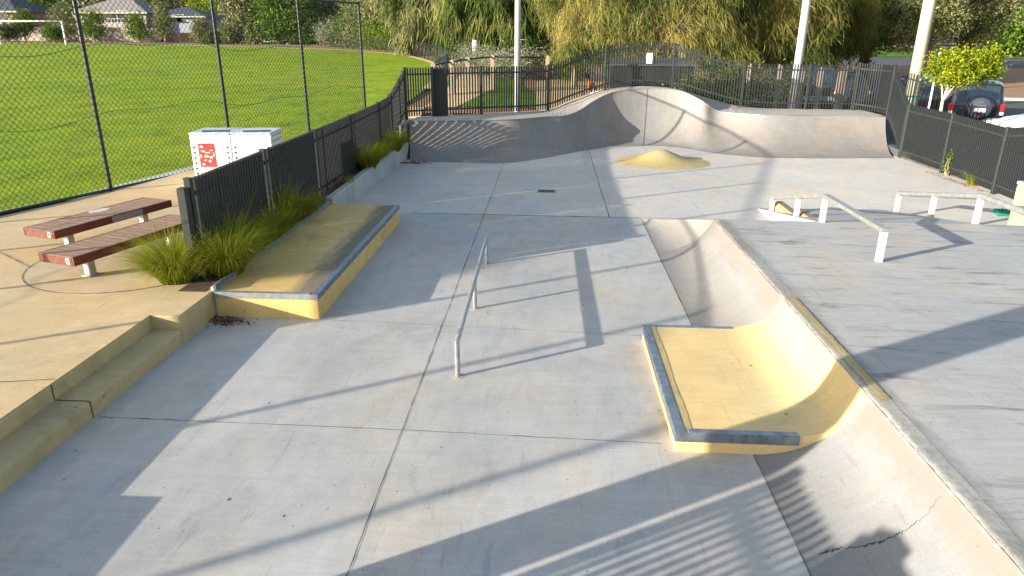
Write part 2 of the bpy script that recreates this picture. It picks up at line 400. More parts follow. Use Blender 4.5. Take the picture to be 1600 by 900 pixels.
# skate floor
mFLOOR2=concrete('far_floor_concrete',(.49,.462,.425),.08,streak=(1.6,.7,1),stain_amt=.2)
f=MB(); f.poly([(x,y,0) for x,y in ((-4.6,-9),(11.1,-9),(11.1,14.4),(-4.6,14.56))]); floor=struct('skate_park_floor',f,mFLOOR)
f=MB(); f.poly([(x,y,0) for x,y in [(-4.6,14.56),(11.1,14.4)]+SK[2:]]); struct('far_floor',f,mFLOOR2)
def ribbon(pts,w,z,jit=0.0,step=.12):
    L=[];Rr=[]; out=MB()
    for (x0,y0),(x1,y1) in zip(pts,pts[1:]):
        d=math.hypot(x1-x0,y1-y0); n=max(1,int(d/step)); nx,ny=-(y1-y0)/d,(x1-x0)/d
        for i in range(n+1):
            t=i/n; o=random.gauss(0,jit*.4); ww=w*(1+random.uniform(-.45,.5) if jit else 1)/2
            if jit and random.random()<.05: ww*=1.9
            x=x0+(x1-x0)*t+nx*o; y=y0+(y1-y0)*t+ny*o
            L.append((x+nx*ww,y+ny*ww,z)); Rr.append((x-nx*ww,y-ny*ww,z))
    out.grid([Rr,L]); return out
for pts,w,j,m in (([(-1.36,-4),(-1.4,20.9)],.0075,.006,mJOINT),([(-4.45,5.87),(-1.4,5.82),(1.1,5.73)],.005,.005,mJOINT),
        ([(-2.9,8.50),(-1.4,8.42),(1.25,8.25)],.004,.005,mJOINT),([(-3.0,14.52),(1.9,14.45)],.02,.004,mJOINT),
        ([(1.27,14.45),(1.27,23.5)],.012,.003,mJOINT),([(3.3,14.6),(3.2,20.3)],.03,.002,mJOINTL),
        ([(1.9,-5),(1.93,14.4)],.006,.003,mJOINT),([(7.4,15.8),(7.3,22.5)],.016,.002,mJOINTL)):
    ribbon(pts,w,.004,j).build('expansion_joint',m,floor)

# sports field
FLD=[(-16.3,-5.0)]+[(-9.62,14.56),(-6.35,24.0),(-6.2,30),(-6.4,40)]+[G(x,y)[:2] for x,y in ((690,112),(680,100),(640,88),(600,83),(530,78),(400,73.5),(250,70.5),(100,69))]+[(-85,79),(-110,60),(-110,-5)]
field=sheet('sports_field',FLD,mLAWN,.0,2.0)
# tan path between the field fence and the skate park
PA=[(-18,-9),(-4.5,-9),(-4.5,3.86),(-4.86,3.86),(-4.86,7.66),(-4.5,7.66),(-4.5,8.62),(-4.95,8.9),(-5.0,24),(-4.7,25),(-5.2,29),(-6.15,29),(-6.3,24.0),(-9.57,14.56),(-16.25,-5.0)]
zp=lambda x,y: .36 if y<12 else T(x,y)+.012
path=sheet('path',PA,mPATH,0,1.5,zp)
sl2=MB(); cc=(-6.25,9.75); sl2.poly([(cc[0]+1.42*math.cos(a),cc[1]+1.42*math.sin(a),.364) for a in [2*PI*i/64 for i in range(64)]]); sl2.build('bench_slab',mSLAB,path)
ring=[(cc[0]+1.43*math.cos(2*PI*i/64),cc[1]+1.43*math.sin(2*PI*i/64)) for i in range(65)]; ribbon(ring,.012,.367,.002).build('slab_joint',mJOINT,path)
for pts in ([(-9.9,10.9),(-7.62,9.35)],[(-8.9,5.2),(-4.87,5.95)],[(-8.6,16.5),(-5.0,13.6)],[(-7.7,13.6),(-5.1,12.6)]):
    ribbon(pts,.01,.369 if pts[0][1]<15 else .47,.003).build('path_joint',mJOINT,path)
# concrete mowing strip under the chain link and round the field
def offset_strip(pts,wd,m,name,off):
    P=[Vector((p[0],p[1])) for p in pts]; Lf=[];Rt=[]
    for i,p in enumerate(P):
        d=(P[min(i+1,len(P)-1)]-P[max(i-1,0)]).normalized(); n=Vector((-d.y,d.x))
        Lf.append((p.x+n.x*wd/2,p.y+n.y*wd/2)); Rt.append((p.x-n.x*wd/2,p.y-n.y*wd/2))
    return sheet(name,Lf+Rt[::-1],m,off,2.0,lambda x,y:max(T(x,y),.36 if y<14 else 0))
offset_strip([(-16.55,-5.0),(-9.8,14.5),(-6.5,24.1)],.34,mWALLC,'mowing_strip',.008)
FE=[(-6.2,30),(-6.4,40)]+[G(x,y)[:2] for x,y in ((690,112),(680,100),(640,88),(600,83),(530,78),(400,73.5),(250,70.5),(100,69))]
def smooth_line(P,n=6):
    out=[]
    for i in range(len(P)-1):
        p0,p1,p2,p3=P[max(i-1,0)],P[i],P[i+1],P[min(i+2,len(P)-1)]
        for k in range(n):
            t=k/n; out.append(tuple(.5*((2*p1[a])+(-p0[a]+p2[a])*t+(2*p0[a]-5*p1[a]+4*p2[a]-p3[a])*t*t+(-p0[a]+3*p1[a]-3*p2[a]+p3[a])*t**3) for a in range(len(p1))))
    out.append(tuple(P[-1])); return out
FES=smooth_line([(-6.3,36),(-6.6,42)]+FE[2:],5)
offset_strip(FES,.5,mPATH,'boundary_path',.02)
# park ground behind the back fence
sheet('garden_bed',[(-6.0,29),(-5.1,27.5),(.5,27.5),(9,27.6),(11.3,27.8),(12,44),(11,86),(-20,86),(-20,72.4),(-11.8,63),(-8.2,54),(-6.5,46),(-5.6,34)],mMULCH,-.02,2.5)
sheet('park_lawn',[G(692,152)[:2],G(700,126)[:2],G(740,118)[:2],G(800,124)[:2],G(838,150)[:2],(.8,29.5),(-3.6,29.3)],mLAWN2,.01,1.5)
sheet('footpath',[G(838,172)[:2],G(838,128)[:2],G(880,121)[:2],G(950,119)[:2],G(962,140)[:2],(1.6,28.2),(.3,27.2)],mPATH,.02,2.0)
sheet('footpath',[(-5.2,29),(-3.9,29),(-3.0,36),(-3.8,46),(-5.6,46),(-5.3,36)],mPATH,.016,2.0)
# car park, nature strip and street beyond the right fence
sheet('car_park',[(11.1,-9),(70,-9),(70,36.5),(40,36.5),(26,37),(19,37.5),(12.6,38),(11.1,27.5)],mASPH,0,3.0)
sheet('nature_strip',[(12,38),(19,37.5),(26,37),(40,36.5),(90,36.5),(90,56),(40,58),(22,60),(12,62)],mMULCH,.03,3.0)
sheet('street',[(12,62),(22,60),(40,58),(90,56),(110,66),(40,71),(20,74),(11,76)],mASPH,.02,4.0)
sheet('verge',[(11,76),(20,74),(40,71),(110,66),(110,95),(11,96)],mLAWN2,.05,4.0)
kb=MB()
for a,b in (((12,38),(19,37.5)),((19,37.5),(26,37)),((26,37),(40,36.5)),((40,36.5),(70,36.5))):
    kb.beam((*a,T(*a)+.05),(*b,T(*b)+.05),.18,.16)
tag(kb.build('kerb',mWALLC),kind='structure')
kb=MB(); rows=[[],[],[],[]]
for i in range(38):
    y=-9+i; t_=max(T(11.2,y),0)+.03
    for q,(x,z) in enumerate(((11.1,-.3),(11.1,t_),(11.32,t_),(11.32,-.3))): rows[q].append((x,y,z))
kb.grid(rows); tag(kb.build('kerb',mASPH),kind='structure')

# ------------------------------------------------------------------ steps and plaza edge
st=thing('concrete_steps','yellow grey concrete steps and block edge beside the tan path','steps',(-4.7,5.7,0))
I=(-4.7,5.7,0)
def kid(mb,name,m,par,smooth=False):
    o=mb.build(name,m,None,smooth); o.parent=par
    o.matrix_parent_inverse=Matrix.LocRotScale(par.location,par.rotation_euler,None).inverted()
    return o
ZP=.356; ZS=.178
b=MB(); b.box((-4.76,8.14,ZP/2-.1),(.55,.96,ZP+.2),bev=.012); kid(b,'end_block',mSTEP,st)
b=MB(); b.box((-4.76,-2.57,ZP/2-.1),(.55,12.86,ZP+.2),bev=.012); kid(b,'long_block',mSTEP,st)
def rough_edge(b,x0,x1,y0,y1,z0,z1):
    # step with an uneven worn nosing on its +x edge
    n=70; rows=[[] for _ in range(6)]
    for i in range(n+1):
        y=y0+(y1-y0)*i/n; e=.012+.010*random.random(); q=.004*random.random()
        for r,(x,z) in enumerate(((x0,z1),(x1-e*1.6,z1),(x1-e*.6,z1-e*.25-q),(x1-q*.5,z1-e),(x1,z1-.05),(x1,z0))): rows[r].append((x,y,z))
    b.grid([rw for rw in rows][::-1])
b=MB(); rough_edge(b,-5.2,-4.5,3.861,7.659,-.1,ZS); kid(b,'lower_step',mSTEP,st,R(40))
b=MB(); rough_edge(b,-5.25,-4.86,3.861,7.659,-.1,ZP); kid(b,'upper_step',mSTEP,st,R(40))
b=MB()
for x0,x1,z in ((-4.86,-4.5,ZS),):
    b.box((-4.68,5.865,ZS+.002),(.35,.012,.004)); b.box((-4.4985,5.865,ZS/2),(.003,.014,ZS)); b.box((-4.8585,5.865,(ZS+ZP)/2),(.003,.014,ZS-.02))
kid(b,'step_joint',mJOINT,st)

# ------------------------------------------------------------------ grind ledge
LX0,LX1,LY0,LY1,LZ=-4.46,-3.05,8.52,13.75,.35
lg=thing('grind_ledge','long yellow concrete grind ledge with dark waxed steel edge beside the tussocks','ledge',(LX1,LY0,0))
b=MB(); b.box(((LX0+LX1)/2,(LY0+LY1)/2,LZ/2-.05),(LX1-LX0-.006,LY1-LY0-.006,LZ+.096),bev=.008); kid(b,'ledge_body',mYEL,lg)
b=MB(); b.box((LX1-.038,(LY0+LY1)/2,LZ+.002),(.085,LY1-LY0+.012,.012),bev=.004); b.box((LX1+.003,(LY0+LY1)/2,LZ-.035),(.010,LY1-LY0+.012,.075)); kid(b,'edge_angle',mANGLE,lg)
b=MB(); b.box(((LX0+LX1)/2-.053,LY0+.03,LZ+.002),(LX1-LX0-.115,.075,.012),bev=.004); b.box(((LX0+LX1)/2,LY0-.003,LZ-.035),(LX1-LX0,.010,.075)); kid(b,'front_angle',mGALV,lg)

# planter strip
b=MB(); b.box((-4.76,15.6,.16),(.36,14.2,.42)); soil=tag(b.build('planter_soil',mSOIL),kind='structure')
pw=thing('planter_kerb','low dark steel and concrete kerb between ledge and planter','kerb',(-4.46,9,0))
b=MB(); b.box((-4.49,11.15,.20),(.055,5.2,.44),bev=.01); kid(b,'kerb_body',mWALLC,pw)
b=MB(); b.box((-4.45,11.15,.41),(.02,5.2,.07)); kid(b,'kerb_angle',mANGLE,pw)
wl=MB()
wr=[]
W=[(-4.44,13.82),(-4.47,16),(-4.50,18.5),(-4.49,20.3),(-4.44,21.2),(-4.38,21.9),(-4.36,22.4)]
WS=smooth_line(W,6)
rows=[[],[],[],[],[]]
for i,(x,y) in enumerate(WS):
    for r,(dx,z) in enumerate(((0,-.1),(0,.44),(-.02,.46),(-.15,.46),(-.15,.2))): rows[r].append((x+dx,y,z))
wl.grid(rows); wl.poly([rows[0][0],rows[1][0],rows[2][0],rows[3][0],rows[4][0]][::-1])
ow=wl.build('retaining_wall',mWALLC,None,R(30)); tag(ow,'low grey concrete retaining wall with dark water streaks under the tussocks','wall')

# ------------------------------------------------------------------ bank, deck, ramp
ZD=.6; BX0,BX1=1.92,2.87; DY=12.0
Rb=(ZD*ZD+(BX1-BX0)**2)/(2*ZD); TH=math.asin((BX1-BX0)/Rb)
def bank_pt(t,y,off=0):    # t 0..1 up the transition
    a=TH*t; return (BX0+(Rb-off)*math.sin(a),y,(Rb)-(Rb-off)*math.cos(a))
bk=thing('skate_bank','pale curved concrete bank rising to the grey upper deck','skate ramp',(BX1,5,0))
b=MB(); ys_=[-7+.5*i for i in range(39)]+[12.0]
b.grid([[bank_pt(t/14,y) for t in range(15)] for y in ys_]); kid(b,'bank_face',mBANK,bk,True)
b=MB(); b.poly([(BX1+.16,-7,ZD),(11.0,-7,ZD),(11.0,DY,ZD),(BX1+.16,DY,ZD)]); kid(b,'deck',mDECK,bk)
# worn rounded lip
b=MB(); rows=[]
n=520
for i in range(n+1):
    y=-7+19*i/n; e=random.uniform(-.009,.010); r2=random.uniform(-.008,.007)
    rows.append([(BX1+.03,y,ZD-.12),(BX1-.008+e,y,ZD-.014+r2*.6),(BX1+.016+e*.6,y,ZD+.003+r2*.5),(BX1+.05+e,y,ZD+.006+r2*.25),(BX1+.085+e*1.2,y,ZD+.004),(BX1+.17,y,ZD+.001)])
b.grid(rows); kid(b,'worn_lip',mWORN,bk,True)
# slope down at the back of the deck with a hip at its corner
b=MB(); b.grid([[bank_pt(t/14,DY)for t in range(15)],[(BX0+.0*t,14.35,0.0) for t in range(15)]])
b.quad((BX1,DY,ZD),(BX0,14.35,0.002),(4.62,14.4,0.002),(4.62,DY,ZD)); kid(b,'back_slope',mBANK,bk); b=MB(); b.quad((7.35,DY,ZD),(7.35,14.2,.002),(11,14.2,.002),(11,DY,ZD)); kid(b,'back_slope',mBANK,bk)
b=MB(); b.quad((4.62,DY,ZD),(4.62,15.5,.004),(7.35,15.6,.004),(7.35,DY,ZD)); b.poly([(4.62,DY,ZD),(4.62,14.4,0),(4.62,15.5,.004)]); b.poly([(7.35,DY,ZD),(7.35,15.6,.004),(7.35,14.2,0)]); kid(b,'access_ramp',mDECK,bk)
b=ribbon([(BX1+.2,3.6),(11,4.2)],.012,ZD+.004,.002); kid(b,'deck_joint',mJOINTL,bk)
b=ribbon([(3.35,9.9),(4.6,7.0),(5.9,4.2)],.010,ZD+.005,.002); kid(b,'deck_score',mJOINTL,bk)
# crack in the bank
cr=MB(); P=[(.10,4.62),(.2,4.50),(.32,4.42),(.42,4.34),(.5,4.38),(.58,4.30),(.68,4.27),(.76,4.32),(.9,4.30)]
cp=[U(1280,864,.02),U(1312,850,.08),U(1350,842,.16),U(1385,829,.25),U(1412,818,.32),U(1445,800,.42),U(1470,775,.52)]
L=[];Rr=[]
import bisect
for i in range(len(cp)-1):
    for k in range(16):
        t=k/16; x=cp[i][0]*(1-t)+cp[i+1][0]*t+random.gauss(0,.005); y=cp[i][1]*(1-t)+cp[i+1][1]*t+random.gauss(0,.007)
        wd=(.010,.006,.011,.005,.003,.0018)[i]*random.uniform(.15,1.3)
        a=math.asin(min(max((x-BX0)/Rb,0),.88))
        z=Rb-Rb*math.cos(a)+.003
        L.append((x,y+wd,z)); Rr.append((x+.002,y-wd,z))
cr.grid([L,Rr]); kid(cr,'crack',mJOINT,bk)

# manual pad with its painted transition
ZT=.2; TX0,TY0,TY1=1.20,5.60,8.13
at=math.acos(1-ZT/Rb); TX1=BX0+Rb*math.sin(at)
mp=thing('manual_pad','low yellow manual pad with steel edging let into the curved bank','skate pad',(TX0,TY0,0))
b=MB(); rows=[]
for k in range(2):
    y=(TY0+.005,TY1-.005)[k]; r=[(TX0+.006,y,-.02),(TX0+.006,y,ZT-.006),(TX0+.012,y,ZT)]
    r+=[(TX0+.012+(TX1-.28-TX0)*i/8,y,ZT) for i in range(1,9)]
    # fillet into the bank
    xs0=TX1-.27; 
    for i in range(1,9):
        t=i/8; a=at+(TH-at)*.30*t; e=(xs0*(1-t)+ (BX0+Rb*math.sin(at+(TH-at)*.30))*t)
        ze=ZT*(1-t)+(Rb-Rb*math.cos(at+(TH-at)*.30))*t
        bz=ZT+((Rb-Rb*math.cos(at+(TH-at)*.30))-ZT)*t**2.0
        r.append((e,y,bz+.004))
    r+=[bank_pt((at+(TH-at)*(.30+.70*i/6))/TH,y,.004) for i in range(1,7)]
    rows.append(r)
b.grid([rows[0],rows[1]][::-1])
def endcap(y,flip):
    P=[(TX0+.006,y,-.02)]+[(TX0+.006,y,ZT)]+[(x,yy,z) for x,yy,z in rows[0][3:]]
    P=[(p[0],y,p[2]) for p in P]; 
    base=[(p[0],y,max(-.02,(Rb-Rb*math.cos(math.asin(min(max((p[0]-BX0)/Rb,0),.9))))-.03)) for p in P[::-1]]
    for i in range(len(P)-1):
        q=(P[i],P[i+1],base[len(P)-2-i],base[len(P)-1-i]); b.poly(q if flip else q[::-1])
endcap(TY0+.005,False); endcap(TY1-.005,True)
kid(b,'pad_slab',mYEL2,mp,R(35))
b=MB(); rows=[]
for i in range(70):
    y=TY0+(TY1-TY0)*i/69
    rows.append([(BX1+.075+random.uniform(-.012,.012),y,ZD+.0115),(BX1+.12,y,ZD+.0125),(BX1+.165+random.uniform(-.006,.006),y,ZD+.0085)])
mYW=concrete('worn_yellow_edge',(.34,.27,.13),.25,stain=(.08,.07,.05),stain_amt=.85,spots=False,streak=(6,.6,1))
b.grid(rows); kid(b,'painted_strip',mYW,mp,True)
b=MB()
b.box((TX0+.04,(TY0+TY1)/2,ZT+.003),(.09,TY1-TY0+.01,.012),bev=.004); b.box((TX0,(TY0+TY1)/2,ZT-.04),(.012,TY1-TY0+.01,.09)); kid(b,'side_angle',mANGLE,mp)
b=MB(); L=TX1-.23-TX0-.12
b.box((TX0+.118+L/2,TY0+.035,ZT+.003),(L,.075,.012),bev=.004); b.box((TX0+L/2+.06,TY0-.002,ZT-.04),(L+.12,.012,.09)); kid(b,'front_angle',mANGLE,mp)
b=MB(); b.box((TX0+.118+L/2,TY1-.03,ZT+.003),(L,.06,.012)); b.box((TX0+L/2+.06,TY1+.002,ZT-.04),(L+.12,.012,.09)); kid(b,'back_angle',mANGLE,mp)
b=MB(); L=[(TX0+.088,TY0+.08+(TY1-.14-TY0)*i/40,ZT+.0035) for i in range(41)]; b.grid([[(p[0]+.07+.006*math.sin(i*.3)+random.uniform(-.004,.004),p[1],p[2]) for i,p in enumerate(L)],L])
mGRIND=varied('ground_concrete_strip',(.29,.22,.105),(.44,.335,.16),9,.6,vec=(2,.6,1)); kid(b,'grind_strip',mGRIND,mp)

# yellow mound
bp=MB(); rows=[]
for i in range(19):
    r=i/18; row=[]
    for j in range(49):
        a=2*PI*j/48; ex=1.43*r; ey=1.32*r; x=ex*math.cos(a); y=ey*math.sin(a)
        d2=((x+.02)/.58)**2+((y-.12)/.60)**2
        z=.285*math.exp(-d2*.9)+.06*(1-r*r)+.004
        if r>.99: z=.003
        row.append((3.40+x,21.55+y,z))
    rows.append(row)
mMOUND=concrete('mound_concrete',(.44,.335,.15),.08,stain=(.3,.2,.08),stain_amt=.2,spots=False)
bp.grid(rows); tag(bp.build('skate_mound',mMOUND,None,True),'yellow concrete mound bulging from the floor before the quarter pipe','skate mound')

# drain
dr=thing('drain_grate','small rectangular dark drain grate set in the concrete floor','drain',(-.08,16.97,0))
b=MB(); b.box((-.08,16.97,.004),(.46,.34,.008)); kid(b,'grate_frame',mGALV,dr)
mGR=mat('grate_iron',(.05,.07,.09),.5,.4)
b=MB(); b.box((-.08,16.97,.0095),(.40,.29,.006)); kid(b,'grate_plate',mGR,dr)

# ------------------------------------------------------------------ quarter pipe
lipP=[(640,190,'z',1.08),(720,188.6,'z',1.08),(800,187,'z',1.08),(850,183,'z',1.08),(885,180.5,'z',1.09),(907,172,'y',24.75),(925,160,'y',25.3),(950,147,'y',25.85),(975,141,'y',26.1),(1012,138.3,'y',26.25),(1050,140,'y',26.15),(1075,147,'y',25.9),(1100,160,'y',25.4),(1127,175,'z',1.12),(1200,180,'z',1.11),(1290,180.5,'z',1.11),(1384,181.5,'z',1.11)]
basP=[(640,252),(720,254),(785,255),(840,249),(880,242),(905,237),(925,233.5),(950,230.5),(975,228.5),(1005,227.5),(1045,229),(1075,232.5),(1100,237),(1140,242),(1200,246.5),(1290,247.5),(1397,247.2)]
lip=smooth_line([U(x,y,v) if k=='z' else AY(x,y,v) for x,y,k,v in lipP],5)
bas=smooth_line([U(x,y,0.0) for x,y in basP],5)
qp=thing('quarter_pipe','grey concrete quarter pipe with raised rounded pocket below the back fence','skate ramp',(3,24,0))
b=MB(); tm=R(66); NS=16; rows=[]
for B,L in zip(bas,lip):
    row=[]
    for i in range(NS+1):
        a=tm*i/NS; sx=math.sin(a)/math.sin(tm); sz=(1-math.cos(a))/(1-math.cos(tm))
        row.append((B[0]+(L[0]-B[0])*sx,B[1]+(L[1]-B[1])*sx,.002+(L[2]-.002)*sz))
    rows.append(row)
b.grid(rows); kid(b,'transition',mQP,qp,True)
# coping line and platform up to the fence
fbP=[(632,185,23.0),(677,182,23.75),(752,178.8,24.5),(800,176.3,25.2),(856,172.5,26.0),(888,160,26.45),(920,148.5,26.8),(945,141,27.0),(975,136.5,27.15),(1000,135,27.2),(1025,135.6,27.2),(1050,138,27.2),(1075,143.5,27.1),(1100,151.5,27.0),(1130,160,26.9),(1157,166.5,26.8),(1200,170,26.75),(1270,171,26.65),(1330,172,26.6)]
fb=[AY(*p) for p in fbP]; fbs=smooth_line(fb,5)
def resample(P,n):
    P=[Vector(p) for p in P]; L=[0]
    for a,c in zip(P,P[1:]): L.append(L[-1]+(c-a).length)
    out=[]
    for i in range(n):
        s=L[-1]*i/(n-1); k=min(max(bisect.bisect_right(L,s)-1,0),len(P)-2)
        t=(s-L[k])/max(L[k+1]-L[k],1e-6); out.append(tuple(P[k].lerp(P[k+1],t)))
    return out
RC=U(1374,181,1.10)
back=[fbs]
# match platform rows by x
fx=[p[0] for p in fbs]
def fb_at(x):
    if x<=fx[0]: return fbs[0]
    if x>=fx[-1]: return (x,fbs[-1][1]-.0*(x-fx[-1]),fbs[-1][2])
    k=bisect.bisect_right(fx,x)-1; t=(x-fx[k])/(fx[k+1]-fx[k]); a,c=fbs[k],fbs[k+1]
    return tuple(a[i]+(c[i]-a[i])*t for i in range(3))
b=MB(); rows=[]
for L in lip:
    k=fb_at(L[0]+(.0)); k=(k[0] if k[0]>fx[0]+.01 else L[0]-.25,k[1]+.25,k[2])
    rows.append([(L[0],L[1],L[2]),(L[0]*.97+k[0]*.03,L[1]*.97+k[1]*.03,L[2]*.97+k[2]*.03+.012),tuple((L[i]*.5+k[i]*.5)+(.008 if i==2 else 0) for i in range(3)),k,(k[0],k[1]+.02,-.2)])
mPLAT=concrete('platform_concrete',(.34,.315,.285),.08,stain_amt=.15,spots=False)
b.grid(rows); kid(b,'platform',mPLAT,qp)
b=MB(); b.tube([(p[0],p[1]-.0,p[2]+.002) for p in lip],.022,6); kid(b,'coping',mRAIL,qp,True)
# end faces
for side,idx in ((-1,0),(1,-1)):
    b=MB(); B,L=bas[idx],lip[idx]; P=[]
    for i in range(NS+1):
        a=tm*i/NS; sx=math.sin(a)/math.sin(tm); sz=(1-math.cos(a))/(1-math.cos(tm))
        P.append((B[0]+(L[0]-B[0])*sx+side*.001,B[1]+(L[1]-B[1])*sx,.002+(L[2]-.002)*sz))
    yb=L[1]+1.5
    b.poly(P+[(L[0]+side*.001,yb,L[2]+.0),(L[0]+side*.001,yb,-.1),(B[0]+side*.001,B[1],-.1)])
    if side<0: b.box((-4.62,22.6,.5),(.26,1.9,1.0),bev=.02)
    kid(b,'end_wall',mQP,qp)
b=MB()
for px,py0,py1 in ((1013,138,227.5),):
    i=min(range(len(lip)),key=lambda k:abs(lip[k][0]-AY(px,py0,26.25)[0])); B,L=bas[i],lip[i]
    Lp=[];Rp=[]
    for q in range(NS+1):
        a=tm*q/NS; sx=math.sin(a)/math.sin(tm); sz=(1-math.cos(a))/(1-math.cos(tm))
        x,y,z=B[0]+(L[0]-B[0])*sx,B[1]+(L[1]-B[1])*sx-.006,.004+(L[2])*sz+.003
        Lp.append((x-.008,y,z)); Rp.append((x+.008,y,z))
    b.grid([Lp,Rp])
kid(b,'pipe_joint',mJOINT,qp)

# ------------------------------------------------------------------ rails
def flat_rail():
    h=.42; r=.030
    o=thing('grind_rail','low round galvanised grind rail standing free on the floor','skate rail',(-1.0,6.98,0))
    A,B_,C=(-.985,6.98),(-1.01,9.05),(-1.03,11.08)
    b=MB(); b.tube([(*A,-.02),(*A,h),(*C,h),(*C,-.02)],r,14); kid(b,'rail_pipe',mGALV,o,R(50))
    b=MB(); b.tube([(*B_,-.02),(*B_,h-.025)],r*.95,14); kid(b,'middle_post',mGALV,o,R(50))
    b=MB()
    for p in (A,B_,C): b.tube([(*p,.0),(*p,.006)],.075,18)
    m=concrete('rail_footing',(.40,.35,.30),.1,spots=False); 
    for p in (A,B_,C):
        q=MB(); q.tube([(*p,-.01),(*p,.004)],.07,18); kid(q,'footing',m,o,R(40))
flat_rail()
def kinked_rail(x,y0,y1,y2,z0,zend,square,name,label,posts,grp):
    o=thing(name,label,'handrail',(x,y1,0),0,None)
    zt=ZD+.46
    P=[(x,y0,zt),(x,y1,zt),(x,y2,zend)]
    b=MB()
    if square:
        for a,c in zip(P,P[1:]): b.beam(a,c,.105,.06)
        kid(b,'top_rail',mRAIL,o)
    else:
        b.tube(P,.052,14); kid(b,'top_rail',mRAIL,o,R(40))
    for (py,zg) in posts:
        zr=zt if py<=y1 else zt+(zend-zt)*(py-y1)/(y2-y1)
        q=MB(); q.box((x,py,(zg-.05+zr-.02)/2),(.085,.085,zr-.02-zg+.05),bev=.006); kid(q,'post',mWPOST,o)
rg=lambda y: max(0,ZD*(1-(y-DY)/3.5)) if y>DY else ZD
x1=4.70
p2=[t for t in np.arange(12,16,.02)]
def y_for_px(x,px,z):
    best=min(np.arange(9,17,.01),key=lambda y: abs(((np.array([x,y,z-HC])@CR)/(np.array([x,y,z-HC])@CF))*F+800-px)); return float(best)
e1=y_for_px(4.70,1207,.42)
kinked_rail(4.70,9.70,11.97,e1,0,.40,True,'stair_rail','kinked flat steel handrail on white posts nearer the curved bank',[(9.74,ZD),(11.97,ZD),(y_for_px(4.70,1243,.3),.1),(e1-.05,.02)],None)
e2=y_for_px(7.36,1404,.5)
kinked_rail(7.36,8.3,12.10,e2,0,.50,False,'stair_rail','kinked round steel handrail on white posts beside the yellow hubba ledge',[(8.4,ZD),(12.14,ZD),(y_for_px(7.36,1455,.4),.25),(e2-.05,.02)],None)
# yellow blocks behind the deck
hb=thing('hubba_ledge','tall pale yellow hubba ledge with grey coping behind the deck','ledge',(10.05,13.35,0))
b=MB(); b.box((10.05,13.35,.5),(2.3,.75,1.0),bev=.05); kid(b,'ledge_body',mYEL2,hb)
b=MB(); b.box((10.05,13.35,1.005),(2.28,.78,.07),bev=.025); kid(b,'ledge_coping',mWORN,hb)
for ya,yb,lab in ((13.75,15.0,'long rounded yellow kerb block seen under the flat stair rail'),(12.75,13.62,'yellow kerb block between a dark gap and the nearer rail post')):
    b=MB(); hz_=.30 if ya>13.7 else .44; b.box((4.90,(ya+yb)/2,hz_/2-.02),(.26,yb-ya,hz_+.04),bev=.06); tag(b.build('kerb_block',mYEL),lab,'kerb block')
# teal bag
bg_=AY(1563,330,15.3); b=MB(); b.prism([(bg_[0]-.12,15.15),(bg_[0]+.16,15.12),(bg_[0]+.18,15.4),(bg_[0]-.08,15.42)],0.0,.11); b.tube([(bg_[0]-.05,15.25,.10),(bg_[0],15.26,.15),(bg_[0]+.08,15.26,.10)],.012,6)
tag(b.build('bag',mGREEN),'small teal bag lying on the floor beside the yellow hubba ledge','bag')

# ------------------------------------------------------------------ picket fences
def fence(name,label,pts,posts,H=1.5,spacing=.10,bar=.040,lo=.0,tops=None,fill=True,pm=None,rail_lo=.22,rail_hi=.19):
    """pts: dense (x,y,zbase); posts: list of indices of arclength fraction"""
    o=thing(name,label,'fence',pts[0])
    P=[Vector(p) for p in pts]; L=[0]
    for a,c in zip(P,P[1:]): L.append(L[-1]+math.hypot(c.x-a.x,c.y-a.y))
    tot=L[-1]
    def pos(s):
        k=min(max(bisect.bisect_right(L,s)-1,0),len(P)-2); t=(s-L[k])/max(L[k+1]-L[k],1e-6)
        q=P[k].lerp(P[k+1],t); dd=P[k+1]-P[k]; hh=H if tops is None else tops[k]*(1-t)+tops[k+1]*t
        return q,math.atan2(dd.y,dd.x),hh
    edges=sorted(posts)
    for s in edges:
        q,a,hh=pos(s); b=MB(); b.box((q.x,q.y,q.z-.1+(hh+.12)/2),(.09,.09,hh+.12),a,bev=.006); b.box((q.x,q.y,q.z+hh+.025),(.10,.10,.012),a); kid(b,'post',pm or mFENCE2,o)
    bars_=bar if isinstance(bar,list) else [bar]*len(edges)
    for (s0,s1),bar in zip(zip(edges,edges[1:]),bars_):
        b=MB(); n=int((s1-s0-.10)/spacing); st0=s0+(s1-s0-(n-1)*spacing)/2
        for i in range(n):
            q,a,hh=pos(st0+i*spacing)
            b.box((q.x,q.y,q.z+.05+(hh-.05)/2),(bar,bar,hh-.05),a)
            b.box((q.x,q.y,q.z+hh+.004),(bar*.6,bar*.6,.012),a)
        kid(b,'slat_panel',mFENCE,o)
        ks=max(2,int((s1-s0)/.35)); up=MB(); dn=MB()
        nv=[pos(s0+.045+(s1-s0-.09)*i/ks) for i in range(ks+1)]
        for (q0,a0,h0),(q1,a1,h1) in zip(nv,nv[1:]):
            for mbx,zo0,zo1 in ((up,h0-rail_hi,h1-rail_hi),(dn,rail_lo,rail_lo)):
                mbx.beam((q0.x,q0.y,q0.z+zo0),(q1.x,q1.y,q1.z+zo1),.05,.05)
        kid(up,'top_rail',pm or mFENCE2,o); kid(dn,'bottom_rail',pm or mFENCE2,o)
    return o
# left fence along the planter
lf=[(-4.9,9.1,.30),(-4.9,11.7,.30),(-4.9,14.4,.30),(-4.9,17.1,.32),(-4.9,20.0,.36),(-4.92,21.6,.42)]
fl=fence('picket_fence','charcoal steel picket fence rising above the planter tussocks',smooth_line(lf,5),[.02,2.6,5.3,8.0,10.9,12.48],H=1.44,bar=[.068,.068,.063,.054,.052])
b=MB(); b.box((-4.93,9.0,.85),(.115,.13,1.62),bev=.008); kid(b,'end_post',mFENCE2,fl)
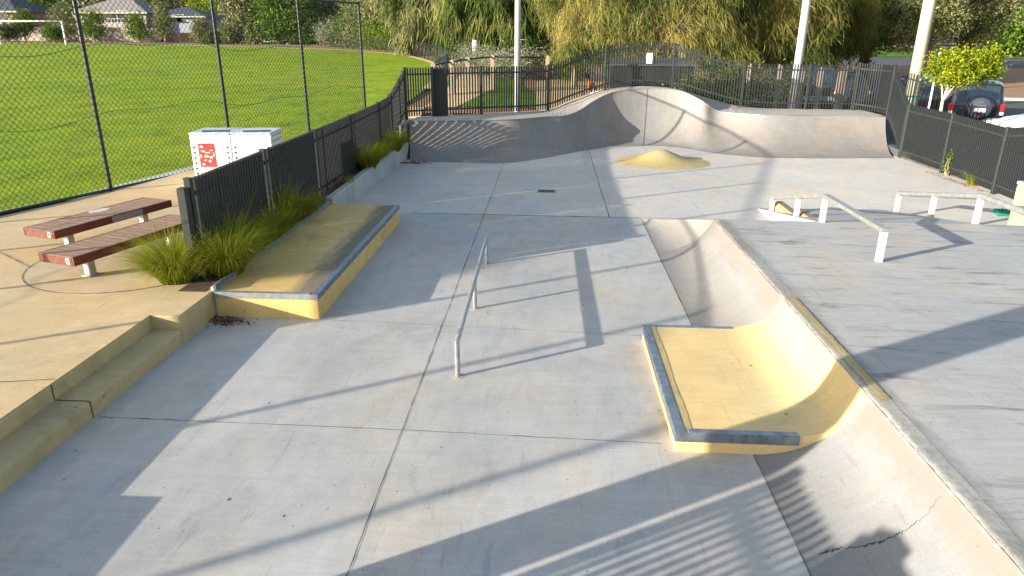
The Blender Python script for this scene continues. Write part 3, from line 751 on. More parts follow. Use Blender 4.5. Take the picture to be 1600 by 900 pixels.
# corner rise
c0=(-4.92,21.72,.45); c1=fb[0]
fence('picket_fence','short charcoal picket panel climbing to the quarter pipe platform',[c0,(-4.86,22.3,.72),(c1[0],c1[1],c1[2]-.01)],[0,.02+math.hypot(c1[0]-c0[0],c1[1]-c0[1])],H=1.46,bar=.040)
# back fence
def arclen(P,pred):
    L=0; out=[]
    for a,c in zip(P,P[1:]):
        L+=math.hypot(c[0]-a[0],c[1]-a[1])
    return L
acc=[0]
for a,c in zip(fbs,fbs[1:]): acc.append(acc[-1]+math.hypot(c[0]-a[0],c[1]-a[1]))
def s_at_x(x): 
    k=min(max(bisect.bisect_right(fx,x)-1,0),len(fx)-2); t=(x-fx[k])/(fx[k+1]-fx[k]); return acc[k]+(acc[k+1]-acc[k])*t
bposts=[.08]+[s_at_x(fb[i][0]) for i in (1,2,4,7,11,15)]+[s_at_x(AY(1258,170,26.65)[0]),acc[-1]]
fence('picket_fence','dark curved picket fence along the back of the quarter pipe',fbs,bposts,H=1.56)
q1=fb[1]
b=MB(); b.box((q1[0]+.22,q1[1]+.14,q1[2]+.74),(.50,.05,1.56),R(18)); tag(b.build('gate_panel',mFENCE2),'narrow solid charcoal steel panel set against the back fence','fence panel')
# right corner panel and right fence
r0=fb[-1]; r1=(11.30,24.75,1.10)
fence('picket_fence','dense charcoal picket panel turning the platform corner by the car park',[(r0[0]+.06,r0[1]-.03,r0[2]),(11.33,25.7,1.1),r1],[0,math.hypot(11.33-r0[0]-.06,25.7-r0[1]+.03)+math.hypot(.05,.95)],H=1.62)
fence('picket_fence','charcoal picket panel stepping steeply down beside the quarter pipe end',[(11.27,24.68,1.08),(11.2,23.9,.62),(11.12,23.0,.05)],[0.0,1.69],H=1.6)
zt_=AY(1600,197,16.0)[2]
fence('picket_fence','charcoal picket fence between the skate floor and parked cars',[(11.11,22.9,.02),(11.05,20.3,.02),(10.86,17.5,.02),(10.72,16.0,.02),(10.66,13.6,.02),(10.6,11.0,.02)],[0.0,2.6,5.4,7.9,11.9],H=1.6,tops=[1.62,1.6,1.56,max(1.6,zt_),2.2,2.2])
# fence run, pole and an added stand-in cabinet beside the camera (only their shadows reach the picture)
fence('picket_fence','charcoal picket fence beyond the frame whose bars shade the floor',[(-4.9,1.12,.34),(-4.9,.05,.34)],[.02,1.05],H=1.56,bar=.046)
pl=MB(); pl.tube([(-4.9,1.53,.2),(-4.9,1.53,9)],[.27,.24],20); tag(pl.build('power_pole',mTIMP,None,True),'thick pole outside the frame casting the broad shadow','pole')
cb=MB(); cb.box((-4.9,-.30,1.2),(.35,.66,1.78),bev=.02); cb.box((-4.9,-.14,2.12),(.3,.2,.10)); tag(cb.build('cabinet',mFENCE2),'stand-in cabinet added outside the frame to cast a block shadow','cabinet')

# sign on the back fence
sg=AY(1015,91,27.05); b=MB(); b.box((sg[0],27.08,sg[2]),(.21,.012,.36),bev=.004); sgn=tag(b.build('sign_plate',mWHITE),'small white sign fixed to the top rail of the back fence','sign')
mGT=mat('grey_print',(.35,.35,.36),.6)
b=MB()
for i,(z,wd) in enumerate(((.1,.12),(.04,.13),(-.02,.10),(-.09,.07))): b.box((sg[0],27.0735,sg[2]+z),(wd,.002,.016))
b.build('sign_print',mGT,sgn)

# ------------------------------------------------------------------ chain link fence
CP=np.array([-9.59,14.56]); CDIR=np.array([.32827,.94458]); CN=np.array([-CDIR[1],CDIR[0]])
def cl(s,z,o=0): p=CP+CDIR*s+CN*o; return (p[0],p[1],z)
ZB,ZTP=.40,4.57; S0,S1=-20.0,9.98
cf=thing('chain_link_fence','tall black chain link fence along the sports field','fence',cl(0,.36))
pitch=.125; V=[];Fc=[]
def wire(p,q,r=.0052):
    p=np.array(p);q=np.array(q); d=q-p; d/=np.linalg.norm(d); n1=np.array([CN[0],CN[1],0]); n2=np.cross(d,n1); k=len(V)
    for c in (p,q):
        for a in (0,2.094,4.189): V.append(c+r*(math.cos(a)*n1+math.sin(a)*n2))
    for j in range(3): Fc.append((k+j,k+(j+1)%3,k+3+(j+1)%3,k+3+j))
Hh=ZTP-ZB; sl_=1.08
for sg_,o in ((1,.004),(-1,-.004)):
    s=S0-Hh/sl_ if sg_>0 else S0
    end=S1 if sg_>0 else S1+Hh/sl_
    while s<end:
        s0,z0,s1_,z1=s,ZB,s+sg_*Hh/sl_,ZTP
        def clip(a,za,b_,zb):
            if a<S0: za=za+(zb-za)*(S0-a)/(b_-a); a=S0
            if a>S1: za=za+(zb-za)*(S1-a)/(b_-a); a=S1
            return a,za
        if not((s0<S0 and s1_<S0) or (s0>S1 and s1_>S1)):
            a,za=clip(s0,z0,s1_,z1); c_,zc=clip(s1_,z1,s0,z0)
            if abs(a-c_)>.01: wire(cl(a,za,o),cl(c_,zc,o))
        s+=pitch
mesh_o=arr_mesh('wire_mesh',np.array(V),np.array(Fc),mCHAIN); mesh_o.parent=cf; mesh_o.matrix_parent_inverse=Matrix.Translation(cf.location).inverted()
b=MB(); b.tube([cl(S0,ZB),cl(S1,ZB)],.034,8); kid(b,'bottom_rail',mSTEELP,cf,True)
b=MB(); b.tube([cl(S0,ZTP),cl(S1,ZTP)],.032,8); kid(b,'top_rail',mSTEELP,cf,True)
for s in (9.98,6.92,3.66,.0,-3.3,-6.6,-9.9,-13.2,-16.5,-19.8):
    b=MB(); b.tube([cl(s,.25),cl(s,ZTP+.05)],.042,12); b.tube([cl(s,.362),cl(s,.375)],.10,12); kid(b,'post',mSTEELP,cf,R(40))
for zs in ((3.32,3.36,3.20,3.30,3.18,3.30),(1.95,2.0,1.9,2.02,1.85,1.95)):
    b=MB(); K=[]
    for i in range(120):
        s=S0+(S1-S0)*i/119; z=zs[0]+.10*math.sin(s*.9)+.05*math.sin(s*2.3+1)+(.0 if zs[0]>3 else 0); K.append(cl(s,z,.01))
    b.tube(K,.006,5); kid(b,'tension_wire',mCHAIN,cf)
# line marks on the field and the goal
gl=thing('goal','white soccer goal standing on the far side of the sports field','goal',(-54,75,2.3))
ga=AY(2,71.5,76); gb=AY(104,72.5,76); zg=min(ga[2],gb[2])
b=MB(); zg_=T(-55,76)
b.tube([(ga[0],76,zg_-.2),(ga[0],76,zg_+2.44)],.085,8); kid(b,'post',mWHITE,gl,True)
b=MB(); b.tube([(gb[0],76,zg_-.2),(gb[0],76,zg_+2.44)],.085,8); kid(b,'post',mWHITE,gl,True)
b=MB(); b.tube([(ga[0]-.08,76,zg_+2.44),(gb[0]+.08,76,zg_+2.44)],.085,8); kid(b,'crossbar',mWHITE,gl,True)
mLINE=mat('faded_line_paint',(.34,.42,.14),.9)
for a,c in (((140,125),(175,121)),((180,111),(320,104)),((20,128),(90,124))):
    A=G(*a);C_=G(*c); b=MB(); d=Vector((C_[0]-A[0],C_[1]-A[1])).normalized(); n=Vector((-d.y,d.x))*.06
    b.quad(*[(x,y,T(x,y)+.02) for x,y in ((A[0]-n.x,A[1]-n.y),(C_[0]-n.x,C_[1]-n.y),(C_[0]+n.x,C_[1]+n.y),(A[0]+n.x,A[1]+n.y))]); b.build('field_line',mLINE,field)
# curved boundary fence of the oval
of=thing('boundary_fence','low curved wire fence round the far end of the sports field','fence',(FES[0][0],FES[0][1],1))
RS=resample([(x+.35,y+.15,T(x,y)) for x,y in FES if x>-22],30)
b=MB(); b.tube([(x,y,z+1.2) for x,y,z in RS],.03,6); kid(b,'top_rail',mSTEELP,of,True)
for x,y,z in RS:
    b=MB(); b.tube([(x,y,z-.1),(x,y,z+1.2)],.03,6); kid(b,'post',mSTEELP,of,True)
V=[];Fc=[]
for p,q in zip(RS,RS[1:]):
    p=np.array(p);q=np.array(q); n=int(np.linalg.norm(q-p)/.16)
    for i in range(n):
        for sgx in (1,-1):
            a=p+(q-p)*(i/n)+(0,0,.05); c=p+(q-p)*min(max(i/n+sgx*.5*1.15/np.linalg.norm(q-p),0),1)+(0,0,1.18)
            wire(a,c,.005)
mo=arr_mesh('wire_mesh',np.array(V),np.array(Fc),mCHAIN); mo.parent=of; mo.matrix_parent_inverse=Matrix.Translation(of.location).inverted()

# ------------------------------------------------------------------ benches
def bench(label,corner,rz,L=2.35,Wd=.66,ztop=.775):
    """corner = near right top corner; bench runs along local +y"""
    o=thing('park_bench',label,'bench',(corner[0],corner[1],.36),rz)
    def part(mb,n,m,sm=False): 
        q=mb.build(n,m,o,sm); return q
    H=ztop-.36; b=MB(); nb=17; w_=L/nb
    for i in range(nb):
        b.box((-Wd/2,.0+w_*(i+.5),H-.012+random.uniform(-.001,.001)),(Wd-.07,w_-.004,.024),bev=.003)
    part(b,'seat',mWOOD)
    for x,n in ((-.018,1),(-Wd+.018,1)):
        b=MB(); b.box((x,L/2,H-.062),(.036,L,.124),bev=.004); part(b,'side_board',mWOODR)
    for y in (.018,L-.018):
        b=MB(); b.box((-Wd/2,y,H-.063),(Wd-.076,.036,.122),bev=.004); part(b,'end_board',mWOODR)
    b=MB(); b.box((-.11,-.003,H-.06),(.07,.006,.085),bev=.002); e=part(b,'end_plate',mWPOST)
    b=MB(); b.tube([(-.11,-.006,H-.06),(-.11,-.012,H-.06)],.014,8); b.build('bolt',mPLAST,e)
    for y in (.42,L-.42):
        b=MB(); b.box((-Wd/2+.06,y,(H-.12)/2),(.11,.11,H-.12),bev=.006); lgp=part(b,'leg',mWPOST)
        b=MB(); b.box((-Wd/2+.06,y,.012),(.17,.17,.016),bev=.003); b.build('foot_plate',mWPOST,lgp)
    b=MB(); b.box((-Wd/2,L/2,H-.10),(.10,L-.3,.05)); part(b,'under_beam',mWPOST)
    return o
rzb=-math.atan2(.65,2.2)
bench('timber slatted park bench nearest the picket fence post and tussock',(-6.36,8.58),rzb)
ob2=bench('timber slatted park bench with a grey scuffed side board beside the chain link fence',(-7.50,9.83),rzb,L=2.32)
mSC=varied('grey_scuff',(.16,.14,.13),(.36,.33,.31),30,.8)
b=MB(); b.box((.0015,1.35,.352),(.004,.62,.10)); b.build('scuffed_patch',mSC,ob2)
mSP=varied('white_spill',(.42,.38,.34),(.62,.6,.58),12,.7)
b=MB(); b.poly([(-.52+.13*math.cos(a)*random.uniform(.6,1.1),1.25+.2*math.sin(a)*random.uniform(.6,1.1),.4165) for a in [2*PI*i/14 for i in range(14)]]); b.build('pale_stain',mSP,ob2)

# ------------------------------------------------------------------ twin bin enclosure
FLc=(-7.97,15.15); wid=1.80; rzn=math.atan2(.15,1.66); dep=.88; HB=1.14
bi=thing('bin_enclosure','white perforated twin bin enclosure with red poster behind the picket fence','bin',(FLc[0],FLc[1],T(*FLc)+.01),rzn)
b=MB(); b.box((wid/2,dep/2,HB/2),(wid-.02,dep-.02,HB-.04),bev=.01); b.build('cabinet',mWHITE,bi)
for i in (0,1):
    x0=.02+i*(wid/2); wdr=wid/2-.03
    b=MB(); b.box((x0+wdr/2,-.008,HB/2-.02),(wdr,.022,HB-.10),bev=.006); d=b.build('door',mWHITE,bi)
    b=MB()
    for col in (.07,wdr-.07):
        for k in range(7): b.tube([(x0+col,-.0215,.16+k*.115),(x0+col,-.0200,.16+k*.115)],.024,10)
    for col in np.linspace(.16,wdr-.16,4): b.tube([(x0+col,-.0215,.2),(x0+col,-.0200,.2)],.024,10)
    b.build('vent_holes',mBLACK,d)
    # sloped hood with a chute opening
    b=MB(); z0=HB-.02; P=[(x0-.01,-.02,z0),(x0+wdr+.01,-.02,z0),(x0+wdr+.01,dep,z0),(x0-.01,dep,z0)]
    b.box((x0+wdr/2,dep/2-.01,HB+.01),(wdr+.02,dep+.03,.05),bev=.012); 
    mTOP=varied('lid_metal',(.46,.56,.66),(.58,.66,.74),4,.35,.3) if i==0 else mTOP
    lid=b.build('lid',mTOP,bi)
    b=MB(); b.poly([(x0+.24,.10,HB+.0375),(x0+wdr-.05,.16,HB+.0375),(x0+wdr-.10,.42,HB+.0375),(x0+.16,.34,HB+.0375)]); b.build('chute',mBLACK,lid)
b=MB()
for k in range(6): b.tube([(wid-.0105,.12+k*.125,HB-.17),(wid-.0085,.12+k*.125,HB-.17)],.024,10)
for k in range(7): b.box((wid-.0095,.1+k*.11,HB-.055),(.003,.05,.03))
b.build('side_vents',mBLACK,bi)
# poster: red sheet with white and orange shapes
mPR=mat('poster_red',(.52,.045,.04),.5); mPW=mat('poster_white',(.75,.72,.70),.5); mPO=mat('poster_orange',(.75,.30,.06),.5)
b=MB(); b.box((.36,-.0205,.68),(.36,.003,.52)); po=b.build('poster',mPR,bi)
b=MB(); y_=-.0225
for c,s_ in (((.25,.87),(.09,.07)),((.27,.77),(.11,.045)),((.36,.74),(.14,.03)),((.45,.79),(.08,.03)),((.33,.66),(.12,.06)),((.44,.64),(.09,.08)),((.30,.57),(.07,.03)),((.40,.55),(.08,.06)),((.25,.48),(.07,.06)),((.5,.7),(.03,.12)),((.22,.66),(.03,.1))):
    a0=random.random()*3; b.poly([(c[0]+s_[0]/2*math.cos(a0+a)*random.uniform(.7,1.1),y_,c[1]+s_[1]/2*math.sin(a0+a)*random.uniform(.7,1.1)) for a in [2*PI*i/9 for i in range(9)]])
b.build('poster_white_print',mPW,po)
b=MB(); 
for c,s_ in (((.44,.89),(.12,.05)),((.44,.47),(.11,.07)),((.37,.62),(.05,.04))): b.quad((c[0]-s_[0]/2,y_+.0006,c[1]-s_[1]/2),(c[0]+s_[0]/2,y_+.0006,c[1]-s_[1]/2),(c[0]+s_[0]/2,y_+.0006,c[1]+s_[1]/2),(c[0]-s_[0]/2,y_+.0006,c[1]+s_[1]/2))
b.build('poster_orange_print',mPO,po)

# ------------------------------------------------------------------ tussocks, weeds, leaf litter
def tussock(name,label,base,R0,H,n,lean=(0,0),m=None,cat='plant',grp='grass tussocks along the fence',spread=1.0,stiff=0.0):
    K=7; V=np.zeros((n*2*K,3),np.float32); Fq=[]; Ti=np.zeros(n*2*K)
    for i in range(n):
        a=rng.uniform(0,2*PI); q=math.sqrt(rng.uniform()); r0=q*R0*.34; Lb=H*rng.uniform(.9,1.9)*(1 if rng.uniform()<.9 else .6)
        ax,ay=math.cos(a)+lean[0]*.8,math.sin(a)+lean[1]*.8; az=math.atan2(ay,ax)+rng.normal(0,.45); ca,sa=math.cos(az),math.sin(az)
        th0=(rng.uniform(0,.22)+q*.38)*(.5 if stiff else 1)*spread; bend=rng.uniform(.55,2.0)*spread
        w0=.0042*rng.uniform(.7,1.6); t0=np.clip(rng.normal(.42,.24),0,1); a2=az+PI/2+rng.normal(0,.35); wx,wy=math.cos(a2)*w0,math.sin(a2)*w0
        x,y,z=base[0]+math.cos(a)*r0,base[1]+math.sin(a)*r0,base[2]-.03
        for k in range(K):
            t=k/(K-1)
            if k:
                th=th0+bend*((k-.5)/(K-1))**1.5; ds=Lb/(K-1); x+=ca*math.sin(th)*ds; y+=sa*math.sin(th)*ds; z+=math.cos(th)*ds; z=max(z,.365 if x<-3.06 else .02)
            ww=1-t*.9
            V[(i*K+k)*2]=(x-wx*ww,y-wy*ww,z); V[(i*K+k)*2+1]=(x+wx*ww,y+wy*ww,z); Ti[(i*K+k)*2]=Ti[(i*K+k)*2+1]=np.clip(t0*.75+t*.35-.05,0,1)
        for k in range(K-1): p=(i*K+k)*2; Fq.append((p,p+1,p+3,p+2))
    o=arr_mesh(name,V-np.array(base,np.float32),np.array(Fq),m or lfTUS,None,Ti); o.location=base
    tag(o,label,cat,grp); return o
gt='grass tussocks along the fence'
tussock('grass_tussock','bright yellow green tussock in the sun on the path side of the end post',(-5.18,8.92,.37),.55,.52,3200,(-.25,-.1))
tussock('grass_tussock','large arching tussock right inside the end post at the ledge corner',(-4.64,9.35,.37),.6,.56,3400,(.25,.05))
tussock('grass_tussock','arching tussock spilling over the middle of the yellow ledge',(-4.66,11.1,.37),.42,.42,1900,(.3,0))
tussock('grass_tussock','tussock drooping over the far corner of the yellow ledge',(-4.64,12.45,.37),.42,.42,1700,(.35,.1))
tussock('grass_tussock','thin upright seeding tussock against the fence bars above the ledge',(-4.78,10.1,.37),.3,.62,110,(.0,0),spread=.5)
tussock('grass_tussock','tall wispy tussock against the fence by the far half of the ledge',(-4.78,12.0,.37),.3,.66,120,(.0,0),spread=.5)
tussock('grass_tussock','tussock hanging over the middle of the low retaining wall',(-4.66,17.6,.40),.5,.46,2000,(.25,-.1))
tussock('grass_tussock','full tussock at the far end of the retaining wall by the quarter pipe',(-4.62,20.4,.42),.55,.48,2300,(.25,-.05))
tussock('grass_tussock','dark tussock against the fence between the two wall tussocks',(-4.72,19.1,.40),.4,.42,1200,(.1,0))
tussock('weed','low leafy weed on the planter edge just beyond the ledge',(-4.62,15.6,.38),.25,.24,150,(.2,0),grp=None)
tussock('weed','yellow dried weed clump at the foot of the fence near the cars',AY(1522,283,18.6)[:2]+(.01,),.35,.32,220,(-.2,0),grp=None)
def leaf_cloud(pts,size,asp,n_sub,spread,droop,tintc,jt=.18):
    """quads scattered about pts -> V,F,T"""
    k=len(pts); C=np.repeat(pts,n_sub,axis=0)+rng.normal(0,1,(k*n_sub,3))*spread
    n=len(C); L=size*rng.uniform(.6,1.4,n); 
    d=rng.normal(0,1,(n,3)); d[:,2]=d[:,2]*(1-droop)-droop*2.2; d/=np.linalg.norm(d,axis=1)[:,None]
    u=rng.normal(0,1,(n,3)); u-=d*np.sum(u*d,axis=1)[:,None]; u/=np.linalg.norm(u,axis=1)[:,None]
    wv=u*(L*asp/2)[:,None]; e=d*L[:,None]
    V=np.empty((n,4,3)); V[:,0]=C; V[:,1]=C+e*.5+wv; V[:,2]=C+e; V[:,3]=C+e*.5-wv
    Fq=np.arange(n*4).reshape(n,4)
    Tn=np.clip(np.repeat(tintc,n_sub)+rng.normal(0,jt,n),0,1)
    return V.reshape(-1,3),Fq,np.repeat(Tn,4)
def litter(label,c,r,n):
    P=np.column_stack([c[0]+rng.normal(0,r[0],n),c[1]+rng.normal(0,r[1],n),np.full(n,.012)])
    V,Fq,Tn=leaf_cloud(P,.05,.5,1,(.0,.0,.004),0,rng.uniform(0,1,n)); V[:,2]=np.clip(V[:,2],.005,.03)
    o=arr_mesh('fallen_leaves',V,Fq,lfDRY,None,Tn); o['kind']='stuff'; o['label']=label
litter('brown fallen leaves gathered in the corner of ledge and steps',(-4.25,8.35),(.15,.08),260)
litter('brown fallen leaves at the foot of the quarter pipe',(-4.1,20.7),(.28,.12),320)
litter('few dry leaves along the fence foot by the cars',(10.75,18.9),(.08,.9),200)

# ------------------------------------------------------------------ trees
def blob_points(blobs,per,shell=.55):
    P=[];W_=[]
    vol=[b[3]*b[4]*b[5] for b in blobs]; tot=sum(v**.67 for v in vol)
    for b_,v in zip(blobs,vol):
        n=max(3,int(per*v**.67/tot)); d=rng.normal(0,1,(n,3)); d/=np.linalg.norm(d,axis=1)[:,None]
        r=(shell+(1-shell)*rng.uniform(0,1,n)**.6)*(1+rng.normal(0,.08,n))
        P.append(np.array(b_[:3])+d*r[:,None]*np.array(b_[3:6]))
    return np.concatenate(P)
def limb(mb,a,b_,r0,r1,bend=.12,k=5,seg=7):
    a=Vector(a); b_=Vector(b_); L=(b_-a).length; o=Vector((random.uniform(-1,1),random.uniform(-1,1),random.uniform(-.3,.3)))*L*bend
    pts=[];rs=[]
    for i in range(k+1):
        t=i/k; pts.append(tuple(a.lerp(b_,t)+o*math.sin(PI*t))); rs.append(r0+(r1-r0)*t)
    mb.tube(pts,rs,seg); return pts
def tree(name,label,base,blobs,clumps,leaf,m,bark,trunk_r,fork=.35,grp=None,nsub=22,spread=.35,asp=.4,droop=0.,shell=.55,limbs=7,cat='tree',lean=0,trunks=1):
    """blobs relative to base: (dx,dy,z,rx,ry,rz)"""
    o=thing(name,label,cat,base,0,grp)
    B=[(b_[0],b_[1],b_[2],b_[3],b_[4],b_[5]) for b_ in blobs]
    top=max(b_[2] for b_ in B); hf=top*fork; mb=MB()
    for tk in range(trunks):
        bx=(tk-(trunks-1)/2)*trunk_r*3.5; fk=(bx*1.6+lean*.4,random.uniform(-.1,.1)*trunk_r,hf)
        limb(mb,(bx,0,-.15),fk,trunk_r*1.25,trunk_r*.75,.04,6,9)
        tg=sorted(B,key=lambda q:-q[3]*q[5])
        for i in range(limbs):
            q=tg[i%len(tg)]; e=(q[0]+random.uniform(-.45,.45)*q[3],q[1]+random.uniform(-.4,.4)*q[4],q[2]+random.uniform(-.1,.55)*q[5])
            pts=limb(mb,fk,e,trunk_r*.55,trunk_r*.10,.10,5,6)
            for _ in range(2):
                s_=pts[random.randint(2,4)]; q2=random.choice(B)
                limb(mb,s_,(s_[0]+random.uniform(-.5,.5)*q2[3],s_[1]+random.uniform(-.5,.5)*q2[4],s_[2]+random.uniform(0,.5)*q2[5]),trunk_r*.2,trunk_r*.05,.12,3,5)
    mb.build('trunk',bark,o,True)
    P=blob_points(B,clumps,shell); tc=np.clip(rng.normal(.5,.22,len(P)),0,1)
    V,Fq,Tn=leaf_cloud(P,leaf,asp,nsub,spread,droop,tc)
    arr_mesh('crown',V,Fq,m,o,Tn); return o
def ragged(B,n,y0):
    out=list(B)
    for _ in range(n):
        q=random.choice(B); f=random.uniform(.25,.5); a=random.uniform(0,2*PI)
        out.append((q[0]+math.cos(a)*q[3]*1.05,q[1]-abs(math.sin(a))*q[4]*.9,max(y0,q[2]+random.uniform(-1.1,.9)*q[5]),q[3]*f,q[4]*f,q[5]*f))
    return out
def strands(name,label,base,blobs,nclump,L,m,bark,trunk_r,nsub=64,width=.0125,grp=None,shell=.6,spread=.25,fork=.3,trunks=1,limbs=8,out=.25,lean=0,wind=(0,0),jit=.8):
    """weeping crown: every clump is a bunch of hanging strands with side leaflets"""
    o=thing(name,label,'tree',base,0,grp); mb=MB(); B=ragged(blobs,14,1.0); top=max(b_[2] for b_ in B); hf=top*fork
    for tk in range(trunks):
        bx=(tk-(trunks-1)/2)*trunk_r*4; fk=(bx*1.8+lean,random.uniform(-.2,.2),hf); limb(mb,(bx,0,-.15),fk,trunk_r*1.2,trunk_r*.8,.05,6,9)
        for i in range(limbs):
            q=B[(i*3+tk)%len(B)]; e=(q[0]+random.uniform(-.4,.4)*q[3],q[1]+random.uniform(-.6,.2)*q[4],q[2]+random.uniform(.0,.6)*q[5]); pts=limb(mb,fk,e,trunk_r*.5,trunk_r*.08,.14,5,6)
            for _ in range(3):
                s_=pts[random.randint(2,5)]; limb(mb,s_,(s_[0]+random.uniform(-1,1),s_[1]+random.uniform(-1,.3),s_[2]+random.uniform(-.6,1)),trunk_r*.15,.015,.15,3,5)
    mb.build('trunk',bark,o,True)
    P=blob_points(B,nclump,shell); k=len(P)
    cen=np.mean([b_[:3] for b_ in B],axis=0)
    od=P-cen; od[:,2]=0; od/=np.linalg.norm(od,axis=1)[:,None]+1e-6
    C=np.repeat(P,nsub,axis=0)+rng.normal(0,1,(k*nsub,3))*spread; n=len(C)
    O=np.repeat(od,nsub,axis=0)*out+rng.normal(0,jit,(n,3)); O[:,2]=-1+rng.normal(0,jit*.8,n); O[:,0]+=wind[0]; O[:,1]+=wind[1]
    O/=np.linalg.norm(O,axis=1)[:,None]
    Ls=L*rng.uniform(.45,1.4,n); u=rng.normal(0,1,(n,3)); u[:,2]*=.15; u/=np.linalg.norm(u,axis=1)[:,None]
    wv=u*(width*rng.uniform(.6,1.3,n))[:,None]
    mid=C+O*(Ls*.5)[:,None]+rng.normal(0,.04,(n,3))*L; end=C+O*Ls[:,None]+np.array([0,0,-.12])*L
    V=np.empty((n,6,3)); V[:,0]=C-wv*.6; V[:,1]=C+wv*.6; V[:,2]=mid+wv; V[:,3]=mid-wv; V[:,4]=end+wv*.3; V[:,5]=end-wv*.3
    ix=np.arange(n)*6; Fq=np.concatenate([np.column_stack([ix,ix+1,ix+2,ix+3]),np.column_stack([ix+3,ix+2,ix+4,ix+5])])
    ph=rng.uniform(0,6,3); tc=np.clip(.45+.20*np.sin(P[:,0]*1.3+ph[0]+np.sin(P[:,2]*1.1))+.18*np.sin(P[:,2]*1.7+ph[1]+P[:,1])+rng.normal(0,.16,k),0,1); Tn=np.clip(np.repeat(tc,nsub)+rng.normal(0,.16,n),0,1)
    arr_mesh('crown',V.reshape(-1,3),Fq,m,o,np.repeat(Tn,6)); return o
def rel(px,py,Y,base):
    p=AY(px,py,Y); return (p[0]-base[0],p[1]-base[1],p[2]-base[2])
def blobs_px(base,L):
    """(px,py,Y,rx,rz[,ry]) in metres for radii"""
    out=[]
    for q in L:
        r=rel(q[0],q[1],q[2],base); out.append((*r,q[3],q[5] if len(q)>5 else q[3]*.8,q[4]))
    return out
def gbase(px,Y):
    d=ray(px,60); x=d[0]*Y/d[1]; return (x,Y,T(x,Y))
gS='golden she oaks behind the back fence'
# golden she-oaks
b0=gbase(900,39); strands('she_oak','golden weeping she oak nearest the white lamp post',b0,blobs_px(b0,[(905,5,39,2.0,2.6),(880,-40,39,1.8,2.2),(935,60,38.5,1.5,1.3),(925,-10,40,1.8,2.5),(960,20,39.5,1.6,2.0),(930,-90,40,2.6,2.4)]),640,.5,lfSHE,mTRUNKB,.16,grp=gS,wind=(.25,0))
b0=gbase(1042,36.5); strands('she_oak','wide golden she oak with dark leaning trunks above the grey shed',b0,blobs_px(b0,[(1000,30,37.5,1.8,1.5),(990,-20,38,2.0,2.0),(1060,10,38.5,2.0,2.0),(1085,55,37,1.7,1.2),(1120,20,37.5,2.0,2.0),(1130,75,37,1.5,.9),(985,65,37.5,1.0,.8)]),820,.48,lfSHE,mTRUNKD,.17,grp=gS,trunks=2,wind=(.35,0),spread=.27)
b0=gbase(1165,40); strands('she_oak','golden she oak with pale forked trunk beside the second white pole',b0,blobs_px(b0,[(1150,25,39.5,2.0,2.2),(1190,50,39,1.9,1.6),(1215,5,39,2.1,2.4),(1235,65,39,1.3,1.2),(1130,-30,40,2,2)]),800,.5,lfSHE,mTRUNKP,.17,grp=gS,wind=(.3,0),spread=.27)
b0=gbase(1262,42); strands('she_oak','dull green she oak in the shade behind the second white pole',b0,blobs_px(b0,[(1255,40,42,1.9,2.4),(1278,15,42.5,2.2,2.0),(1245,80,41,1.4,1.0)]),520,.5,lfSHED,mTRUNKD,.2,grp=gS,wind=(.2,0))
# weeping eucalypts
gW='weeping eucalypts at the end of the sports field'
b0=gbase(790,58); strands('weeping_eucalypt','dark weeping eucalypt with hanging curtains behind the first white pole',b0,blobs_px(b0,[(770,20,57,3.0,3.0),(800,50,56,2.0,2.0),(745,40,57,2.0,2.0),(760,-40,58,4.2,3.0),(830,10,58,2.6,3.0),(840,-50,58,3,3)]),900,1.1,lfWEEP,mTRUNKB,.4,nsub=36,width=.034,grp=gW,spread=.24,out=.12,jit=.28)
b0=gbase(700,66); strands('weeping_eucalypt','weeping eucalypt with lighter crown over the boundary fence bend',b0,blobs_px(b0,[(680,15,65,3.4,3.0),(655,45,65,2.4,1.8),(715,35,64,2.8,2.6),(700,-50,66,5,3.4),(640,-20,66,3.4,3.2)]),900,.8,lfEUC,mTRUNKP,.3,nsub=36,width=.04,grp=gW,spread=.34,out=.2,jit=.4)
b0=gbase(600,76); tree('eucalypt','pale green bushy eucalypt at the end of the field fence',b0,blobs_px(b0,[(590,30,76,3.6,3.2),(620,10,75,3.6,3.4),(575,55,75,2.4,1.8),(610,-50,77,5,4),(630,55,74,2.6,1.8),(565,5,78,2.5,2.5)]),700,.34,lfEUC,mTRUNKP,.28,nsub=30,spread=.42,asp=.35,droop=.4,grp=None)
b0=gbase(860,62); tree('dark_tree','deep green shadowed tree between the weeping eucalypt and she oaks',b0,blobs_px(b0,[(845,40,62,2.6,3.2),(875,30,61,2.4,3.4),(860,-30,62,3.6,3),(850,80,60,2.4,1.5),(880,75,60,2.0,1.4)]),560,.3,lfDARK,mTRUNKD,.25,nsub=28,spread=.4)
